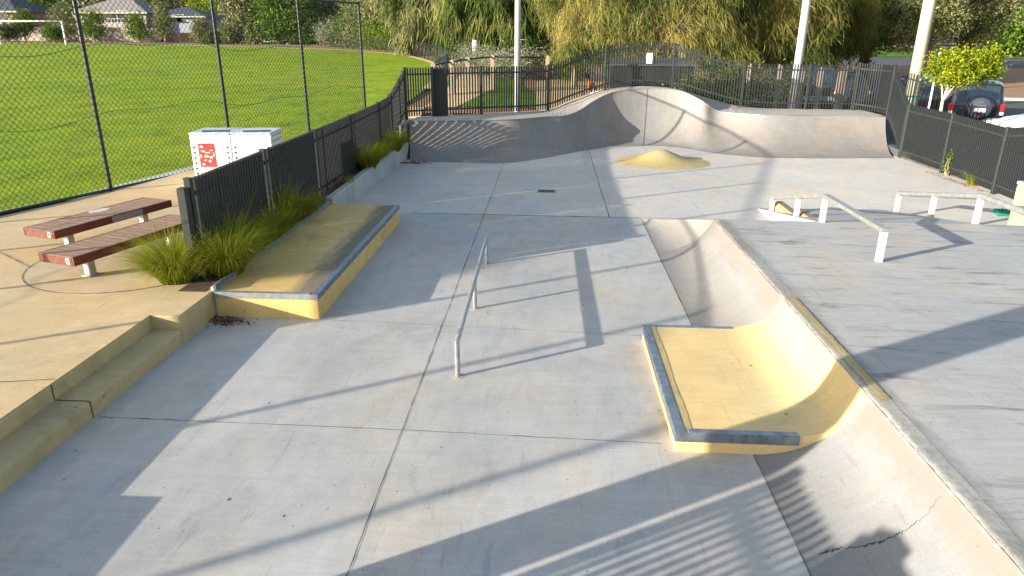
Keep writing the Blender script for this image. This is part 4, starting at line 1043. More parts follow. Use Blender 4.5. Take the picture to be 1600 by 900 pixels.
# trees to the right behind the car park
gR='big trees along the nature strip'
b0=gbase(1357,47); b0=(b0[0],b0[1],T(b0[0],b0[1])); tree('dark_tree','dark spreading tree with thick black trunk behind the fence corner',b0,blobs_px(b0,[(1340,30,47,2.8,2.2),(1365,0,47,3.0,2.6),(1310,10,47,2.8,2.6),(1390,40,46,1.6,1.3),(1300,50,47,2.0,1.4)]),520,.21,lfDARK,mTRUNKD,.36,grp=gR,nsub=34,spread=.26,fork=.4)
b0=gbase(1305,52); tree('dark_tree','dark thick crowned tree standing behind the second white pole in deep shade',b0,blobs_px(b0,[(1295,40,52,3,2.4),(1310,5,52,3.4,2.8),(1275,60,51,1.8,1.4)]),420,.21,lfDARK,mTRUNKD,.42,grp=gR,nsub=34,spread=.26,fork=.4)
b0=gbase(1460,44); tree('eucalypt','spreading eucalypt with pale grey leaves behind the timber power pole',b0,blobs_px(b0,[(1418,22,44,1.5,1.2),(1405,48,43.5,1.1,.8),(1455,2,44,1.8,1.5),(1436,58,43,1.0,.6),(1482,28,44,1.3,1.0),(1440,-25,45,2.2,1.4)]),430,.19,lfEUC,mTRUNKB,.24,grp=gR,nsub=34,spread=.23,asp=.35,droop=.3,fork=.5)
b0=gbase(1500,46.5); tree('eucalypt','eucalypt with brown leaning trunk above the lime tree',b0,blobs_px(b0,[(1512,18,46,1.7,1.3),(1545,30,46,1.4,.9),(1495,-10,47,2.3,1.6),(1528,52,46,1.4,.6),(1563,15,46,1.1,.9),(1520,-22,47,1.9,1.2)]),400,.2,lfEUC,mTRUNKB,.26,grp=gR,nsub=34,spread=.24,asp=.35,droop=.3,fork=.5,lean=.6)
# small lime-leaved tree by the cars
b0=gbase(1493,22.2); b0=(b0[0],22.2,T(b0[0],22.2)); tree('lime_tree','small bright lime leaved tree in front of the navy car',b0,blobs_px(b0,[(1478,112,22.2,.52,.34),(1505,100,22.2,.6,.42),(1530,112,22.2,.5,.34),(1552,100,22.2,.34,.3),(1470,95,22.4,.3,.26),(1550,85,22.2,.22,.22),(1500,120,21.9,.5,.24)]),520,.085,lfLIME,mTRUNKP,.055,nsub=18,spread=.09,asp=.45,shell=.3,fork=.55,limbs=8)
# shrubs
def shrub(name,label,base,blobs,clumps,leaf,m,nsub=20,spread=.16,asp=.4,grp=None,cat='shrub'):
    o=thing(name,label,cat,base,0,grp); mb=MB()
    for i in range(5):
        q=blobs[i%len(blobs)]; limb(mb,(0,0,-.1),(q[0],q[1],q[2]+.2*q[5]),.03,.01,.1,4,5)
    mb.build('stems',mTRUNKB,o,True)
    P=blob_points(blobs,clumps,.4); V,Fq,Tn=leaf_cloud(P,leaf,asp,nsub,spread,0,np.clip(rng.normal(.5,.25,len(P)),0,1))
    V[:,2]=np.maximum(V[:,2],.02); arr_mesh('foliage',V,Fq,m,o,Tn); return o
def round_shrub(px,Y,r,h,m,name,label,clumps=160,leaf=.15,grp=None,wide=1.0):
    b_=gbase(px,Y); B=[(0,0,h*.5,r*wide,r,h*.55),(r*.5*wide,0,h*.45,r*.6*wide,r*.6,h*.4),(-r*.5*wide,.1,h*.42,r*.6*wide,r*.6,h*.4)]
    return shrub(name,label,b_,B,clumps,leaf,m,grp=grp,spread=.12*h+.06)
round_shrub(1115,29.2,1.0,1.7,lfMID,'green_shrub','glossy green shrub beside the dark shed behind the fence',260,.13,wide=1.3)
round_shrub(1200,33,1.4,1.7,lfDARK,'dark_shrub','dark low shrub behind the second white pole and bollards',260,.14,wide=1.5)
gG='grey saltbush mounds behind the timber rail'
for px,Y,r,lab in ((760,44,1.1,'pale grey saltbush mound behind the timber post rail'),(790,42,1.2,'pale grey saltbush mound just behind the first white pole'),(822,43,1.0,'pale saltbush mound between white pole and last timber post'),(730,50,.8,'small pale saltbush mound at the bend of the boundary fence')):
    round_shrub(px,Y,r,1.5,lfGREY,'saltbush',lab,170,.12,gG,1.3)
round_shrub(898,42,.8,2.2,lfMID,'sapling','bright green sapling below the first golden she oak',150,.12)
round_shrub(868,43,1.3,1.4,lfSHED,'low_shrub','low olive shrub at the end of the timber rail',150,.12,wide=1.4)
gB='bushes along the boundary fence'
for px,Y,r,h,m,lab in ((590,73,2.2,2.6,lfMID,'dense green bush behind the boundary fence under the pale eucalypt'),(625,70,2.0,2.2,lfMID,'second green bush along the boundary fence bend'),(655,67,1.8,2.0,lfDARK,'dark green bush below the weeping eucalypt'),(520,79,1.6,2.6,lfGREY,'round grey shrub at the corner of the oval'),(480,84,2.0,1.5,lfMID,'low green hedge bush under the field edge trees'),(455,84,1.8,1.4,lfDARK,'low dark hedge bush beside the pale trunk'),(548,78,1.8,3.4,lfMID,'tall light green bush before the white house')):
    round_shrub(px,Y,r,h,m,'bush',lab,200,.22,gB)
# far row of small trees at the field edge
gF='young trees along the far edge of the field'
def col_tree(px,top,bot,Y,hw,m,lab,clumps=120,bark=mTRUNKB,name='young_tree',grp=gF):
    b_=gbase(px,Y); zt=AY(px,top,Y)[2]-b_[2]; zb=AY(px,bot,Y)[2]-b_[2]; rz=(zt-zb)/2; zc=(zt+zb)/2
    hw*=.58
    B=[(0,0,zc,hw,hw,rz),(hw*.4,0,zc-rz*.45,hw*.75,hw*.7,rz*.5),(-hw*.4,0,zc-rz*.3,hw*.75,hw*.7,rz*.5),(hw*.1,0,zc+rz*.4,hw*.7,hw*.7,rz*.55)]
    return tree(name,lab,b_,B,clumps,.26,m,bark,.10,fork=.5,grp=grp,nsub=20,spread=.28,asp=.45,limbs=4)
col_tree(147,14,58,86,2.3,lfMID,'bushy young tree left of the grey house balcony')
col_tree(217,22,62,86,2.1,lfMID,'conical young tree in front of the grey house end')
col_tree(258,2,60,86,1.5,lfEUC,'slim pale young tree before the blue clad wing')
col_tree(315,28,66,86,1.5,lfEUC,'slender young tree at the end of the blue clad wing')
col_tree(105,0,55,88,2.6,lfEUC,'tall olive young tree just beyond the goal')
col_tree(40,18,55,88,2.2,lfMID,'dense young tree behind the goal crossbar')
col_tree(85,44,60,86,1.4,lfMID,'small round young tree behind the goal net side')
col_tree(12,40,60,86,2.0,lfDARK,'dark round young tree by the goal post')
col_tree(358,36,70,84,1.6,lfEUC,'silver green young tree beside the leaning white trunk')
col_tree(395,40,72,84,1.5,lfEUC,'second silver young tree below the dark roof')
col_tree(333,50,70,84,1.4,lfDARK,'dark shrub like young tree by the orange bush')
gT='large trees behind the far edge of the field'
def big_tree(px,Y,L,m,lab,r=.25,bark=mTRUNKB,clumps=420,lean=0,name='broad_tree'):
    b_=gbase(px,Y); return tree(name,lab,b_,blobs_px(b_,L),clumps,.42,m,bark,r,grp=gT,nsub=24,spread=.5,asp=.45,fork=.42,lean=lean)
big_tree(372,85,[(385,15,85,2.8,2.4),(365,-10,85,2.6,2.2),(410,25,86,2.2,1.8),(395,-25,86,3.5,2.2)],lfEUC,'tall eucalypt with white leaning trunk at the field edge',.2,mTRUNKP,300,lean=-1)
big_tree(452,84,[(430,25,84,3.0,2.4),(455,10,84,3.4,2.6),(475,30,84,2.4,1.8),(440,40,84,2.4,1.4)],lfMID,'broad green tree with pale trunk at the field edge',.3,mTRUNKP,420)
big_tree(497,88,[(500,20,88,4.2,3.0),(520,5,89,4.2,3.0),(485,-5,90,4.0,2.6),(510,45,88,3.0,1.6),(540,25,90,2.6,2.2)],lfDARK,'dark broad tree beside the white house',.4,mTRUNKP,480)
big_tree(60,112,[(60,15,112,4,3.2),(95,5,114,5,3.4),(75,-20,114,6,4)],lfMID,'round tree behind the brick house',.4)
big_tree(270,125,[(265,10,125,5,3.6),(285,-5,125,5,3.4),(250,-15,126,5,3.6)],lfEUC,'tall pale tree behind the blue clad wing',.4)
big_tree(25,130,[(15,-5,130,6,4),(45,-15,131,6,4)],lfDARK,'dark tree behind the slate roof',.4)
big_tree(340,118,[(335,20,118,4,3),(350,35,118,3,2.2)],lfLIME,'sunny yellow green tree behind the white gable',.3)
big_tree(205,140,[(190,-2,140,6,3.2),(225,-8,141,6,3.6)],lfMID,'distant tree above the grey house ridge',.4)
big_tree(400,120,[(405,5,120,5,4),(425,-15,121,6,4)],lfDARK,'dark distant tree behind the eucalypt trunk',.4)
big_tree(530,110,[(545,10,110,6,4.6),(565,-15,112,6,4.6)],lfDARK,'tall dark tree behind the white house roof',.5)
big_tree(1590,75,[(1590,45,75,3,1.5),(1575,58,74,2.4,1.2)],lfMID,'garden tree in front of the red roofed house',.25,clumps=260)
big_tree(1545,95,[(1575,5,95,4,2.4),(1600,20,95,3,2),(1555,35,95,3,2)],lfEUC,'pale tree beyond the red roof',.3,clumps=260)
big_tree(960,80,[(900,20,80,6,6),(960,0,82,7,7),(1040,10,82,7,7),(1120,0,82,7,7),(1200,10,82,7,7)],lfDARK,'dark tree mass closing the gaps behind the she oaks',.5,clumps=700)
big_tree(700,90,[(600,0,90,7,7),(660,0,90,7,7),(720,10,88,6,7),(780,0,88,7,7),(840,0,88,6,7)],lfDARK,'dark tree mass behind the weeping eucalypts',.5,clumps=700)
big_tree(1440,80,[(1380,10,82,5,5),(1440,5,80,5,4.4),(1500,5,84,5,4)],lfDARK,'dark tree across the street behind the eucalypts',.4,clumps=420)

# ------------------------------------------------------------------ houses
def house(name,label,x0,x1,Y,dep,h,roof,wallm,roofm,wins,pitch=.45,ov=.5,z=None,cat='house'):
    zb=(T((x0+x1)/2,Y) if z is None else z)-.2; o=thing(name,label,cat,((x0+x1)/2,Y,zb))
    wx=x1-x0; b=MB(); b.box((0,dep/2,h/2),(wx,dep,h)); b.build('wall',wallm,o)
    b=MB(); X=wx/2+ov; Y0,Y1=-ov,dep+ov; rh=min(wx,dep)*.5*pitch; ri=min(X,(Y1-Y0)/2)
    ym=(Y0+Y1)/2
    A,B_,C,D=(-X,Y0,h),(X,Y0,h),(X,Y1,h),(-X,Y1,h)
    if roof=='hip':
        e=max(X-ri,0.01); E=(-e,ym,h+rh); F_=(e,ym,h+rh)
        b.poly([A,B_,F_,E]); b.poly([C,D,E,F_]); b.poly([B_,C,F_]); b.poly([D,A,E])
    else:
        E=(-X,ym,h+rh); F_=(X,ym,h+rh); b.poly([A,B_,F_,E]); b.poly([C,D,E,F_]); b.poly([B_,C,F_]); b.poly([D,A,E])
    b.poly([D,C,B_,A]); b.build('roof',roofm,o)
    b=MB(); b.box((0,Y0-.05,h-.02),(2*X,.1,.16)); b.build('gutter',mTRIM,o)
    for (cx,cz,ww,wh) in wins:
        b=MB(); b.box((cx,-.03,cz),(ww+.16,.07,wh+.16)); fr=b.build('window',mTRIM,o)
        b=MB(); b.box((cx,-.07,cz),(ww,.03,wh)); b.build('pane',mGLASS,fr)
    return o
def hx(px,Y): return AY(px,50,Y)[0]
def hz(px,py,Y): return AY(px,py,Y)[2]
Yh=100
def H_px(name,label,pa,pb,eave,Y,dep,roof,wm,rm,wins,**kw):
    x0,x1=hx(pa,Y),hx(pb,Y); zb=T((x0+x1)/2,Y)-.2; h=hz((pa+pb)/2,eave,Y)-zb
    W_=[( (hx(a,Y)-(x0+x1)/2), hz(a,c,Y)-zb, d,e) for a,c,d,e in wins]
    return house(name,label,x0,x1,Y,dep,h,roof,wm,rm,W_,**kw)
hA=H_px('house','two storey grey tiled house with white balcony behind the field',118,232,20,98,9,'hip',mRENDER,mROOFG,[(150,27,1.6,1.2),(172,27,2.6,1.3),(196,26,1.4,1.4),(213,27,1.2,1.4),(140,42,1.2,1.2)],pitch=.5)
b=MB(); xa,xb=hx(165,97),hx(205,97); zz=hz(180,42,97); b.box(((xa+xb)/2,96.6,zz),(xb-xa,1.6,.15)); o=kid(b,'balcony',mRENDER,hA)
b=MB(); b.box(((xa+xb)/2,95.85,zz+1.0),(xb-xa,.06,.06))
for i in range(9): b.box((xa+(xb-xa)*i/8,95.85,zz+.5),(.06,.06,1.0))
kid(b,'balcony_rail',mTRIM,hA)
H_px('house','long blue grey clad house wing with low dark roof',228,322,26,100,8,'hip',mWEATHERB,mROOFD,[(240,30,1.4,1.0),(270,29,3.2,.8),(285,29,1.0,.9),(240,50,2.4,1.0)],pitch=.35)
H_px('house','pink brick house with dark slate roof behind the goal',-70,32,18,98,10,'hip',mBRICK,mROOFD,[(8,28,1.8,1.2),(-20,28,1.6,1.2)],pitch=.5)
H_px('house','low dark roofed house behind the silver young trees',396,440,50,96,8,'hip',mTRIM,mROOFD,[(415,58,1.0,1.0)],pitch=.6)
H_px('house','white gabled house with grey window among distant trees',345,372,33,112,7,'gable',mTRIM,mROOFG,[(357,28,2.6,1.0)],pitch=.15)
H_px('house','plain brown roofed house behind the leaning white trunk',328,398,55,108,7,'hip',mBRICK,mROOFG,[(372,60,1.2,.8)],pitch=.5)
H_px('house','white walled house between dark tree and eucalypt',522,566,52,100,8,'gable',mTRIM,mWHITE,[(545,58,1.2,1.0)],pitch=.35)
H_px('house','brick house with terracotta roof across the street',1572,1700,62,92,9,'hip',mBRICK,mROOFR,[(1590,70,1.4,1.0)],pitch=.6)
H_px('house','cream house glimpsed behind the dark trunk across the street',1230,1350,72,100,8,'hip',mRENDER,mROOFR,[(1260,82,1.5,1.0),(1330,82,1.5,1.0)],pitch=.5)
H_px('house','white house glimpsed through the eucalypts across the street',1440,1520,68,98,8,'hip',mTRIM,mROOFD,[(1470,80,1.5,1.0)],pitch=.5)
b=MB(); xa,xb=hx(1375,88),hx(1412,88); b.box(((xa+xb)/2,88,T(30,88)+.5),(xb-xa,.3,1.2)); tag(b.build('brick_wall',mBRICK),'low red brick garden wall across the street','wall')
gf=thing('paling_fence','grey metal boundary fence across the street beneath the red roof','fence',(hx(1580,80),80,T(50,80)))
for i in range(7):
    xa,xb=hx(1556,80)+i*2.4,hx(1556,80)+(i+1)*2.4; b=MB(); b.box(((xa+xb)/2,80,T(xa,80)+.9),(xb-xa-.05,.05,1.8)); kid(b,'fence_panel',mWEATHERB,gf)
    b=MB(); b.box((xa,80,T(xa,80)+.95),(.08,.1,1.95)); kid(b,'post',mROOFD,gf)
b=MB(); xa,xb=hx(-60,90),hx(250,90); zb=T(-50,88)
b.box(((xa+xb)/2,90,zb+.75),(xb-xa,.3,1.7)); tag(b.build('garden_wall',mRENDER),'long pale garden wall along the far edge of the field','wall')
b=MB(); xa,xb=hx(245,91),hx(345,91); b.box(((xa+xb)/2,91,zb+.45),(xb-xa,.3,1.1)); tag(b.build('garden_wall',mBRICK),'lower pink wall continuing before the blue clad wing','wall')

# ------------------------------------------------------------------ poles, bollards, rails, shed
def lamp(label,px0,Y,r0,r1,h,lean=0):
    x=AY(px0,175,Y)[0]; z=T(x,Y)-.1; o=thing('lamp_post',label,'lamp post',(x,Y,z),0,'white lamp posts behind the back fence')
    b=MB(); b.tube([(0,0,0),(lean*.5,0,h*.5),(lean,0,h)],[r0,(r0+r1)/2,r1],16); b.build('pole',mPOLE,o,True)
    b=MB(); b.box((lean,-.3,h+.06),(.35,.8,.12),bev=.03); b.build('lamp_head',mPLAST,o)
    b=MB(); b.box((0,0,.02),(.5,.5,.04)); b.build('base_plate',mGALV,o)
lamp('slim white lamp post behind the flat run of the back fence',808,27.2,.115,.085,12)
lamp('thicker tapering white lamp post behind the bollards',1237,28.6,.17,.11,12)
x=AY(1421,170,26)[0]; b=MB(); b.tube([(x,26,T(x,26)-.3),(x-.02,26,10)],[.22,.17],16)
pp=tag(b.build('power_pole',mTIMP,None,True),'weathered timber power pole standing behind the right hand fence','power pole')
b=MB(); zb_=AY(1421,150,26)[2]; b.tube([(x,26,zb_-.03),(x,26,zb_+.03)],.222,16); b.build('pole_band',mGREEN,pp,True)
xs_=AY(1455,150,22.6); b=MB(); b.tube([(xs_[0],22.6,T(xs_[0],22.6)-.1),(xs_[0],22.6,3.2)],.028,10); tag(b.build('sign_pole',mWHITE,None,True),'thin white steel pole beside the small lime tree','pole')
gP='timber bollards behind the back fence'
def bollard(px,top,Y,w,label,grp):
    p=AY(px,top,Y); zg=T(p[0],Y); h=max(p[2]-zg,.5); o=thing('timber_bollard',label,'bollard',(p[0],Y,zg),R(random.uniform(-4,4)),grp)
    b=MB(); b.box((0,0,(h-.08)/2-.05),(w,w,h+.02),bev=.01)
    n=len(b.v); b.v+=[(-w/2,-w/2,h-.09),(w/2,-w/2,h-.09),(w/2,w/2,h-.09),(-w/2,w/2,h-.09),(0,0,h)]; b.f+=[(n,n+1,n+4),(n+1,n+2,n+4),(n+2,n+3,n+4),(n+3,n,n+4)]
    b.build('post',mBOLL,o)
    return p
for px,top,lab in ((1173,99,'timber bollard nearest the dark shed and green shrub'),(1219,100,'timber bollard just before the second white lamp post'),(1254,106,'timber bollard tucked behind the second white lamp post'),(1284,105,'taller timber bollard in front of the parked dark wagon'),(1315,109,'timber bollard next to the fence corner panel'),(1321,109,'slim timber bollard paired with its neighbour at the fence corner')):
    bollard(px,top,30.5,.17 if px!=1321 else .13,lab,gP)
gQ='timber posts carrying the steel rail'
LP=[]
for px,top,Y,lab in ((677,97,33,'first timber rail post at the end of the field boundary'),(706,92,33.8,'second timber rail post beside the gate panel'),(731,88,34.6,'third timber rail post with white flank'),(770,84.5,36,'fourth timber rail post left of the white lamp post'),(856,86,37,'last timber rail post before the fence climbs')):
    LP.append(bollard(px,top,Y,.2,lab,gQ))
rt=thing('steel_rail','dark steel pipe rail running through the timber posts','railing',LP[0])
for a,c in zip(LP,LP[1:]):
    b=MB(); b.tube([(a[0],a[1],a[2]-.13),(c[0],c[1],c[2]-.13)],.04,8); kid(b,'rail',mSTEELP,rt,True)
b=MB(); p=AY(742,72,52); b.tube([(p[0],52,T(p[0],52)-.1),(p[0],52,p[2]+.4)],.17,12); tag(b.build('white_post',mWHITE,None,True),'short thick white post under the weeping eucalypt','post')
# shed
sx0,sx1=AY(955,110,30)[0],AY(1085,110,30)[0]; zs=T(3,30); hs=AY(1020,97,30)[2]-zs
sh=thing('equipment_shed','low dark grey metal equipment shed behind the curved back fence','shed',((sx0+sx1)/2,30,zs-.1))
wS=sx1-sx0; mSH=varied('shed_steel',(.011,.014,.015),(.018,.022,.023),4,.5); mSHR=varied('shed_roof',(.05,.062,.062),(.08,.092,.09),4,.5)
b=MB(); b.box((0,.9,hs/2),(wS,1.8,hs),bev=.02); b.build('wall',mSH,sh)
b=MB(); b.poly([(-wS/2-.08,-.1,hs+.02),(wS/2+.08,-.1,hs+.02),(wS/2+.05,1.9,hs+.22),(-wS/2-.05,1.9,hs+.22)]); b.poly([(-wS/2-.08,-.1,hs-.05),(wS/2+.08,-.1,hs-.05),(wS/2+.08,-.1,hs+.02),(-wS/2-.08,-.1,hs+.02)]); b.build('roof',mSHR,sh)
for k in (0,1):
    b=MB(); b.box((-wS*.05+k*wS*.26,-.012,hs*.48),(wS*.25,.02,hs*.86),bev=.005); dd=b.build('door',mSH,sh)
    if k==0:
        b=MB(); b.tube([(-wS*.15,-.03,hs*.75),(-wS*.13,-.05,hs*.66),(-wS*.15,-.03,hs*.58)],.03,6); b.build('handle',mBLACK,dd)

# ------------------------------------------------------------------ cars
def car(label,loc,rz,m,kind='suv',grp=None,L=4.8,Wd=1.87,H=1.82,spare=False,name='parked_car'):
    """local: rear at y=0, front at y=L, ground z=0"""
    o=thing(name,label,'car',loc,rz,grp); hw=Wd/2
    if kind=='suv':
        ST=[(0.0,.42,.98,1.0,.90,.70),(.05,.34,1.02,1.30,.96,.74),(.18,.30,1.04,H-.08,.985,.76),(.45,.28,1.05,H,1,.79),(1.6,.27,1.05,H,1,.80),(2.6,.27,1.05,H-.02,1,.79),(3.05,.27,1.06,H-.28,1,.80),(3.45,.28,1.06,1.12,.99,.86),(4.1,.30,1.02,1.04,.97,.88),(4.6,.34,.92,.94,.93,.84),(L,.42,.72,.74,.82,.74)]
    else:
        ST=[(0.0,.42,.80,.82,.84,.70),(.08,.32,.92,.98,.92,.74),(.45,.26,.96,1.22,.97,.72),(.9,.25,.96,H-.03,1,.72),(1.6,.24,.95,H,1,.72),(2.3,.24,.94,H-.03,1,.72),(2.9,.25,.93,1.16,1,.76),(3.3,.26,.92,.96,.99,.84),(3.8,.28,.86,.88,.96,.84),(L-.12,.32,.72,.74,.88,.78),(L,.40,.60,.62,.78,.70)]
    rows=[]
    for y,zb,zm,zr,wb,wr in ST:
        A=[(hw*wb*.80,zb),(hw*wb*.96,zb+.06),(hw*wb,zb+(zm-zb)*.55),(hw*wb*.985,zm-.03),(hw*(wb*.955),zm+.0),(hw*(wb*.45+wr*.55),zm+(zr-zm)*.5),(hw*wr,zr-min(.06,(zr-zm)*.3)),(hw*wr*.9,zr-.005),(hw*wr*.5,zr+.012)]
        rows.append([(x,y,z) for x,z in A]+[(0,y,zr+.018)]+[(-x,y,z) for x,z in A[::-1]])
    b=MB(); b.grid([r for r in rows][::-1]); b.poly(rows[0]); b.poly(rows[-1][::-1])
    b.poly([(r[0][0],r[0][1],r[0][2]) for r in rows]+[(r[-1][0],r[-1][1],r[-1][2]) for r in rows[::-1]])
    b.build('body',m,o,R(38))
    def sidepanel(i0,i1,f0,f1,side,ins0=.06,ins1=.06):
        P=[]
        r0,r1=ST[i0],ST[i1]
        def pt(r,f):
            y,zb,zm,zr,wb,wr=r; x=hw*(wb*.955)*(1-f)+hw*wr*f; return Vector((side*(x+.012),y,zm+(zr-.05-zm)*f))
        a,b_,c,d=pt(r0,f0),pt(r1,f0),pt(r1,f1),pt(r0,f1)
        a=a.lerp(b_,ins0); b2=b_.lerp(pt(r0,f0),ins1); d=d.lerp(c,ins0); c2=c.lerp(pt(r0,f1),ins1)
        return [tuple(q) for q in (a,b2,c2,d)]
    spans=((2,3),(3,4),(4,5),(5,6)) if kind=='suv' else ((2,3),(3,4),(4,5),(5,6))
    for side in (-1,1):
        for i0,i1 in spans:
            P=sidepanel(i0,i1,.08,.90,side,.05,.05); b=MB(); b.poly(P if side>0 else P[::-1]); b.build('window',mGLASS,o)
    # rear and front glass
    def glass(i0,i1,f):
        r0,r1=ST[i0],ST[i1]; return None
    if kind=='suv':
        b=MB(); b.poly([(-hw*.74,.03-.02,1.10),(hw*.74,.03-.02,1.10),(hw*.68,.145,H-.16),(-hw*.68,.145,H-.16)]); b.build('rear_window',mGLASS,o)
        y0,y1=2.66,3.40; b=MB(); b.poly([(hw*.74,y1,1.16),(-hw*.74,y1,1.16),(-hw*.70,y0+.02,H-.05),(hw*.70,y0+.02,H-.05)]); 
        b.build('windscreen',mGLASS,o)
    else:
        b=MB(); b.poly([(hw*.72,3.2,1.03),(-hw*.72,3.2,1.03),(-hw*.66,2.4,H+.01),(hw*.66,2.4,H+.01)]); b.build('windscreen',mGLASS,o)
        b=MB(); b.poly([(-hw*.66,.2,1.06),(hw*.66,.2,1.06),(hw*.64,.8,H-.03),(-hw*.64,.8,H-.03)]); b.build('rear_window',mGLASS,o)
    wr_=.37 if kind=='suv' else .32
    for side in (-1,1):
        for y in (.95,L-.95):
            b=MB(); b.tube([(side*(hw-.23),y,wr_),(side*(hw+.005),y,wr_)],[wr_,wr_],22); wh=b.build('wheel',mTYRE,o,R(40))
            b=MB(); b.tube([(side*(hw-.01),y,wr_),(side*(hw+.012),y,wr_)],[wr_*.66,wr_*.62],16); b.build('rim',mRIM,wh,R(40))
        b=MB(); b.box((side*hw*.86,.045,.86 if kind=='suv' else .78),(hw*.16,.10,.40 if kind=='suv' else .16),bev=.03); tl=b.build('tail_light',mREDL,o)
        b=MB(); b.box((side*hw*.86,-.006,.74 if kind=='suv' else .74),(hw*.13,.012,.10)); b.build('lens',mCLEARL,tl)
        b=MB(); b.box((side*hw*.68,L-.13,.70 if kind!='suv' else .84),(hw*.30,.16,.14),bev=.04); b.build('headlight',mCLEARL,o)
        b=MB(); b.box((side*(hw+.09),3.05 if kind=='suv' else 2.7,1.12 if kind=='suv' else 1.0),(.18,.09,.15),bev=.03); b.build('mirror',m,o)
    b=MB(); b.box((0,.0,.46),(Wd*.95,.22,.24),bev=.05); b.build('rear_bumper',m if kind!='suv' else mGALV,o)
    if spare:
        b=MB(); b.tube([(0.05,.02,.93),(.05,-.20,.93),(.05,-.24,.93)],[.43,.43,.385],30); cv=b.build('spare_wheel_cover',m,o,R(40))
        b=MB(); 
        b.tube([(.05,-.235,.93),(.05,-.246,.93)],[.37,.34],26); b.build('cover_disc',mCARG,cv,R(40))
        b=MB(); b.box((.05,-.256,.86),(.36,.012,.125)); b.build('number_plate',mPLATE,cv)
        b=MB(); b.box((.05,-.225,.66),(.2,.05,.05),bev=.01); b.build('brake_light',mREDL,cv)
        tcu=bpy.data.curves.new('car_lettering','FONT'); tcu.body='PAJERO'; tcu.size=.085; tcu.align_x='CENTER'; tcu.extrude=.003; tcu.space_character=1.25
        to=bpy.data.objects.new('car_lettering',tcu); COL.objects.link(to); dg=bpy.context.evaluated_depsgraph_get(); me=bpy.data.meshes.new_from_object(to.evaluated_get(dg)); bpy.data.objects.remove(to)
        me.materials.clear(); me.materials.append(mCHROME)
        lo=bpy.data.objects.new('lettering',me); COL.objects.link(lo); lo.parent=cv; lo.location=(.05,-.252,1.0); lo.rotation_euler=(PI/2,0,0)
        b=MB(); s_=.045
        for k in range(3):
            a=PI/2+k*2*PI/3; c_=(math.cos(a)*s_,math.sin(a)*s_); u=(math.cos(a),math.sin(a)); v=(-u[1],u[0]); P=[]
            for du,dv in ((-s_,0),(0,s_*.58),(s_,0),(0,-s_*.58)): P.append((.05+c_[0]+u[0]*du+v[0]*dv,-.250,1.145+c_[1]+u[1]*du+v[1]*dv))
            b.poly(P)
        b.build('emblem',mCHROME,cv)
    return o
def car_px(label,px,Y,rz,m,kind,spare=False,dz=0,**kw):
    x=AY(px,180,Y)[0]; return car(label,(x,Y,T(x,Y)+.005+dz),rz,m,kind,'cars parked along the skate park fence',spare=spare,**kw)
car_px('navy off road wagon with covered spare wheel behind the lime tree',1523,26.6,R(-16),mCARN,'suv',True)
car_px('black wagon in shadow between the power pole and the navy car',1462,28.0,R(-14),mCARK,'suv')
car_px('blue hatchback mostly hidden behind the timber power pole',1409,31.0,R(-12),mCARB,'hatch',L=4.2,H=1.48,Wd=1.75)
xn=AY(1556,190,24.0)[0]; car('white sedan whose nose enters the frame past the fence corner',(xn+4.5,24.0,T(16,24)+.04),R(92),mCARW,'hatch','cars parked along the skate park fence',L=4.5,H=1.45,Wd=1.8)
car_px('charcoal wagon behind the bollards and second white lamp post',1270,33,R(-8),mCARG,'suv')
car_px('charcoal hatchback behind the picket corner panel',1325,33,R(-8),mCARG,'hatch',L=4.3,H=1.5,Wd=1.78)

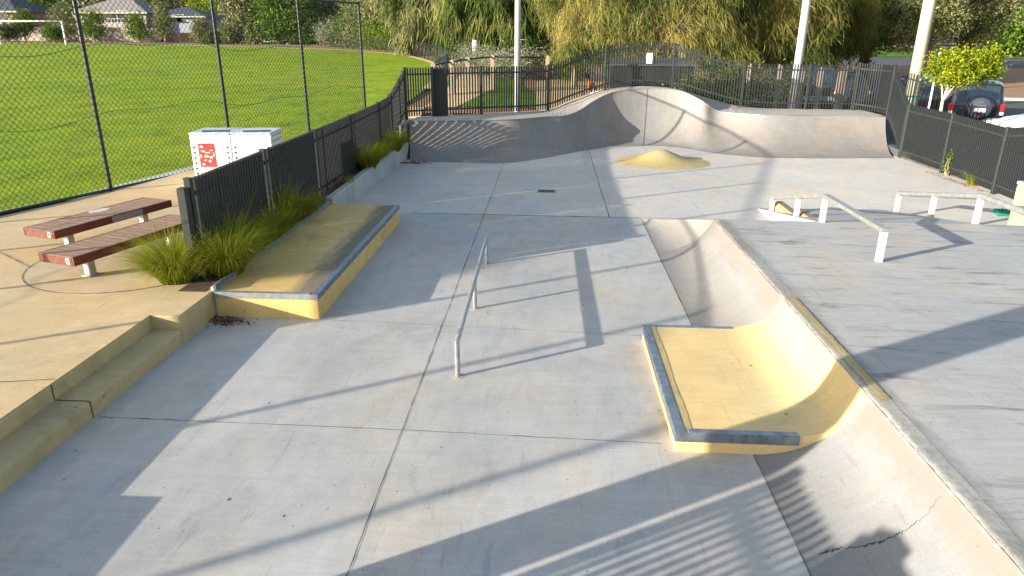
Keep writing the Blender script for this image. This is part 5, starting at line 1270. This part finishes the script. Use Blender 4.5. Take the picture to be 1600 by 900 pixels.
# ------------------------------------------------------------------ person
def person():
    p=AY(922,150,28.6); x,y=p[0],28.6; zg=AY(925,152,28.6)[2]; zg=T(x,y)-.0; x-=.05
    o=thing('person','person in orange top and pale trousers bending down behind the back fence','person',(x,y,zg))
    def skin(name,nodes,edges,radii,m,root=0):
        me=bpy.data.meshes.new(name); me.from_pydata(nodes,edges,[]); ob=bpy.data.objects.new(name,me); COL.objects.link(ob)
        s=ob.modifiers.new('s','SKIN'); s.use_smooth_shade=True
        for i,r in enumerate(radii): me.skin_vertices[0].data[i].radius=(r,r)
        me.skin_vertices[0].data[root].use_root=True
        ob.modifiers.new('d','SUBSURF').levels=1
        dg=bpy.context.evaluated_depsgraph_get(); m2=bpy.data.meshes.new_from_object(ob.evaluated_get(dg)); bpy.data.objects.remove(ob)
        m2.materials.clear(); m2.materials.append(m); m2.name=name
        q=bpy.data.objects.new(name,m2); COL.objects.link(q); q.parent=o
        m2.polygons.foreach_set('use_smooth',[True]*len(m2.polygons)); return q
    # squatting, back to the right of the picture, head bowed to the left
    N=[(.22,0,.80),(.16,0,.96),(.04,0,1.16),(-.03,0,1.26),(-.11,-.02,1.33),(-.15,-.03,1.43),
       (.20,-.11,.77),(.02,-.13,.46),(.14,-.14,.10),(.0,-.15,.04),
       (.20,.11,.77),(.02,.13,.46),(.14,.14,.10),(.0,.15,.04),
       (.02,-.19,1.15),(-.10,-.23,.93),(-.24,-.16,.76),(-.29,-.14,.70),
       (.02,.19,1.15),(-.10,.23,.93),(-.24,.16,.76),(-.29,.14,.70)]
    E_=[(0,1),(1,2),(2,3),(3,4),(4,5),(0,6),(6,7),(7,8),(8,9),(0,10),(10,11),(11,12),(12,13),(2,14),(14,15),(15,16),(16,17),(2,18),(18,19),(19,20),(20,21)]
    rad=[.13,.12,.14,.055,.09,.085,.10,.07,.05,.045,.10,.07,.05,.045,.065,.045,.035,.03,.065,.045,.035,.03]
    skin('body',N,E_,rad,mSKIN)
    skin('shirt',[(.20,0,.83),(.15,0,.97),(.04,0,1.16),(-.02,0,1.245),(.02,-.19,1.15),(-.09,-.22,.96),(.02,.19,1.15),(-.09,.22,.96)],[(0,1),(1,2),(2,3),(2,4),(4,5),(2,6),(6,7)],[.17,.17,.19,.09,.095,.075,.095,.075],mORANGE)
    skin('trousers',[(.22,0,.79),(.20,-.11,.76),(.03,-.13,.46),(.13,-.14,.13),(.20,.11,.76),(.03,.13,.46),(.13,.14,.13)],[(0,1),(1,2),(2,3),(0,4),(4,5),(5,6)],[.155,.12,.085,.07,.12,.085,.07],mTROUSER)
    b=MB()
    for i in range(7):
        pass
    import bmesh
    bm=bmesh.new(); bmesh.ops.create_uvsphere(bm,u_segments=16,v_segments=10,radius=.118,matrix=Matrix.Translation((-.115,-.01,1.43))@Matrix.Diagonal((1,1,1.1,1)))
    me=bpy.data.meshes.new('hair'); bm.to_mesh(me); bm.free(); me.materials.append(mHAIR); h=bpy.data.objects.new('hair',me); COL.objects.link(h); h.parent=o
    b=MB()
    for sy in (-.17,.17):
        b.box((.05,sy*.85,.035),(.27,.10,.08),bev=.03)
    b.build('shoes',mWHITE,o)
person()
# small weeds by the right fence
wb=AY(1486,262,19.9); shrub('weed','small leafy weed growing up through the fence near the cars',(11.0,19.9,.02),[(0,0,.5,.10,.10,.12),(0,0,.2,.09,.09,.1)],26,.07,lfMID,10,.05,cat='plant')
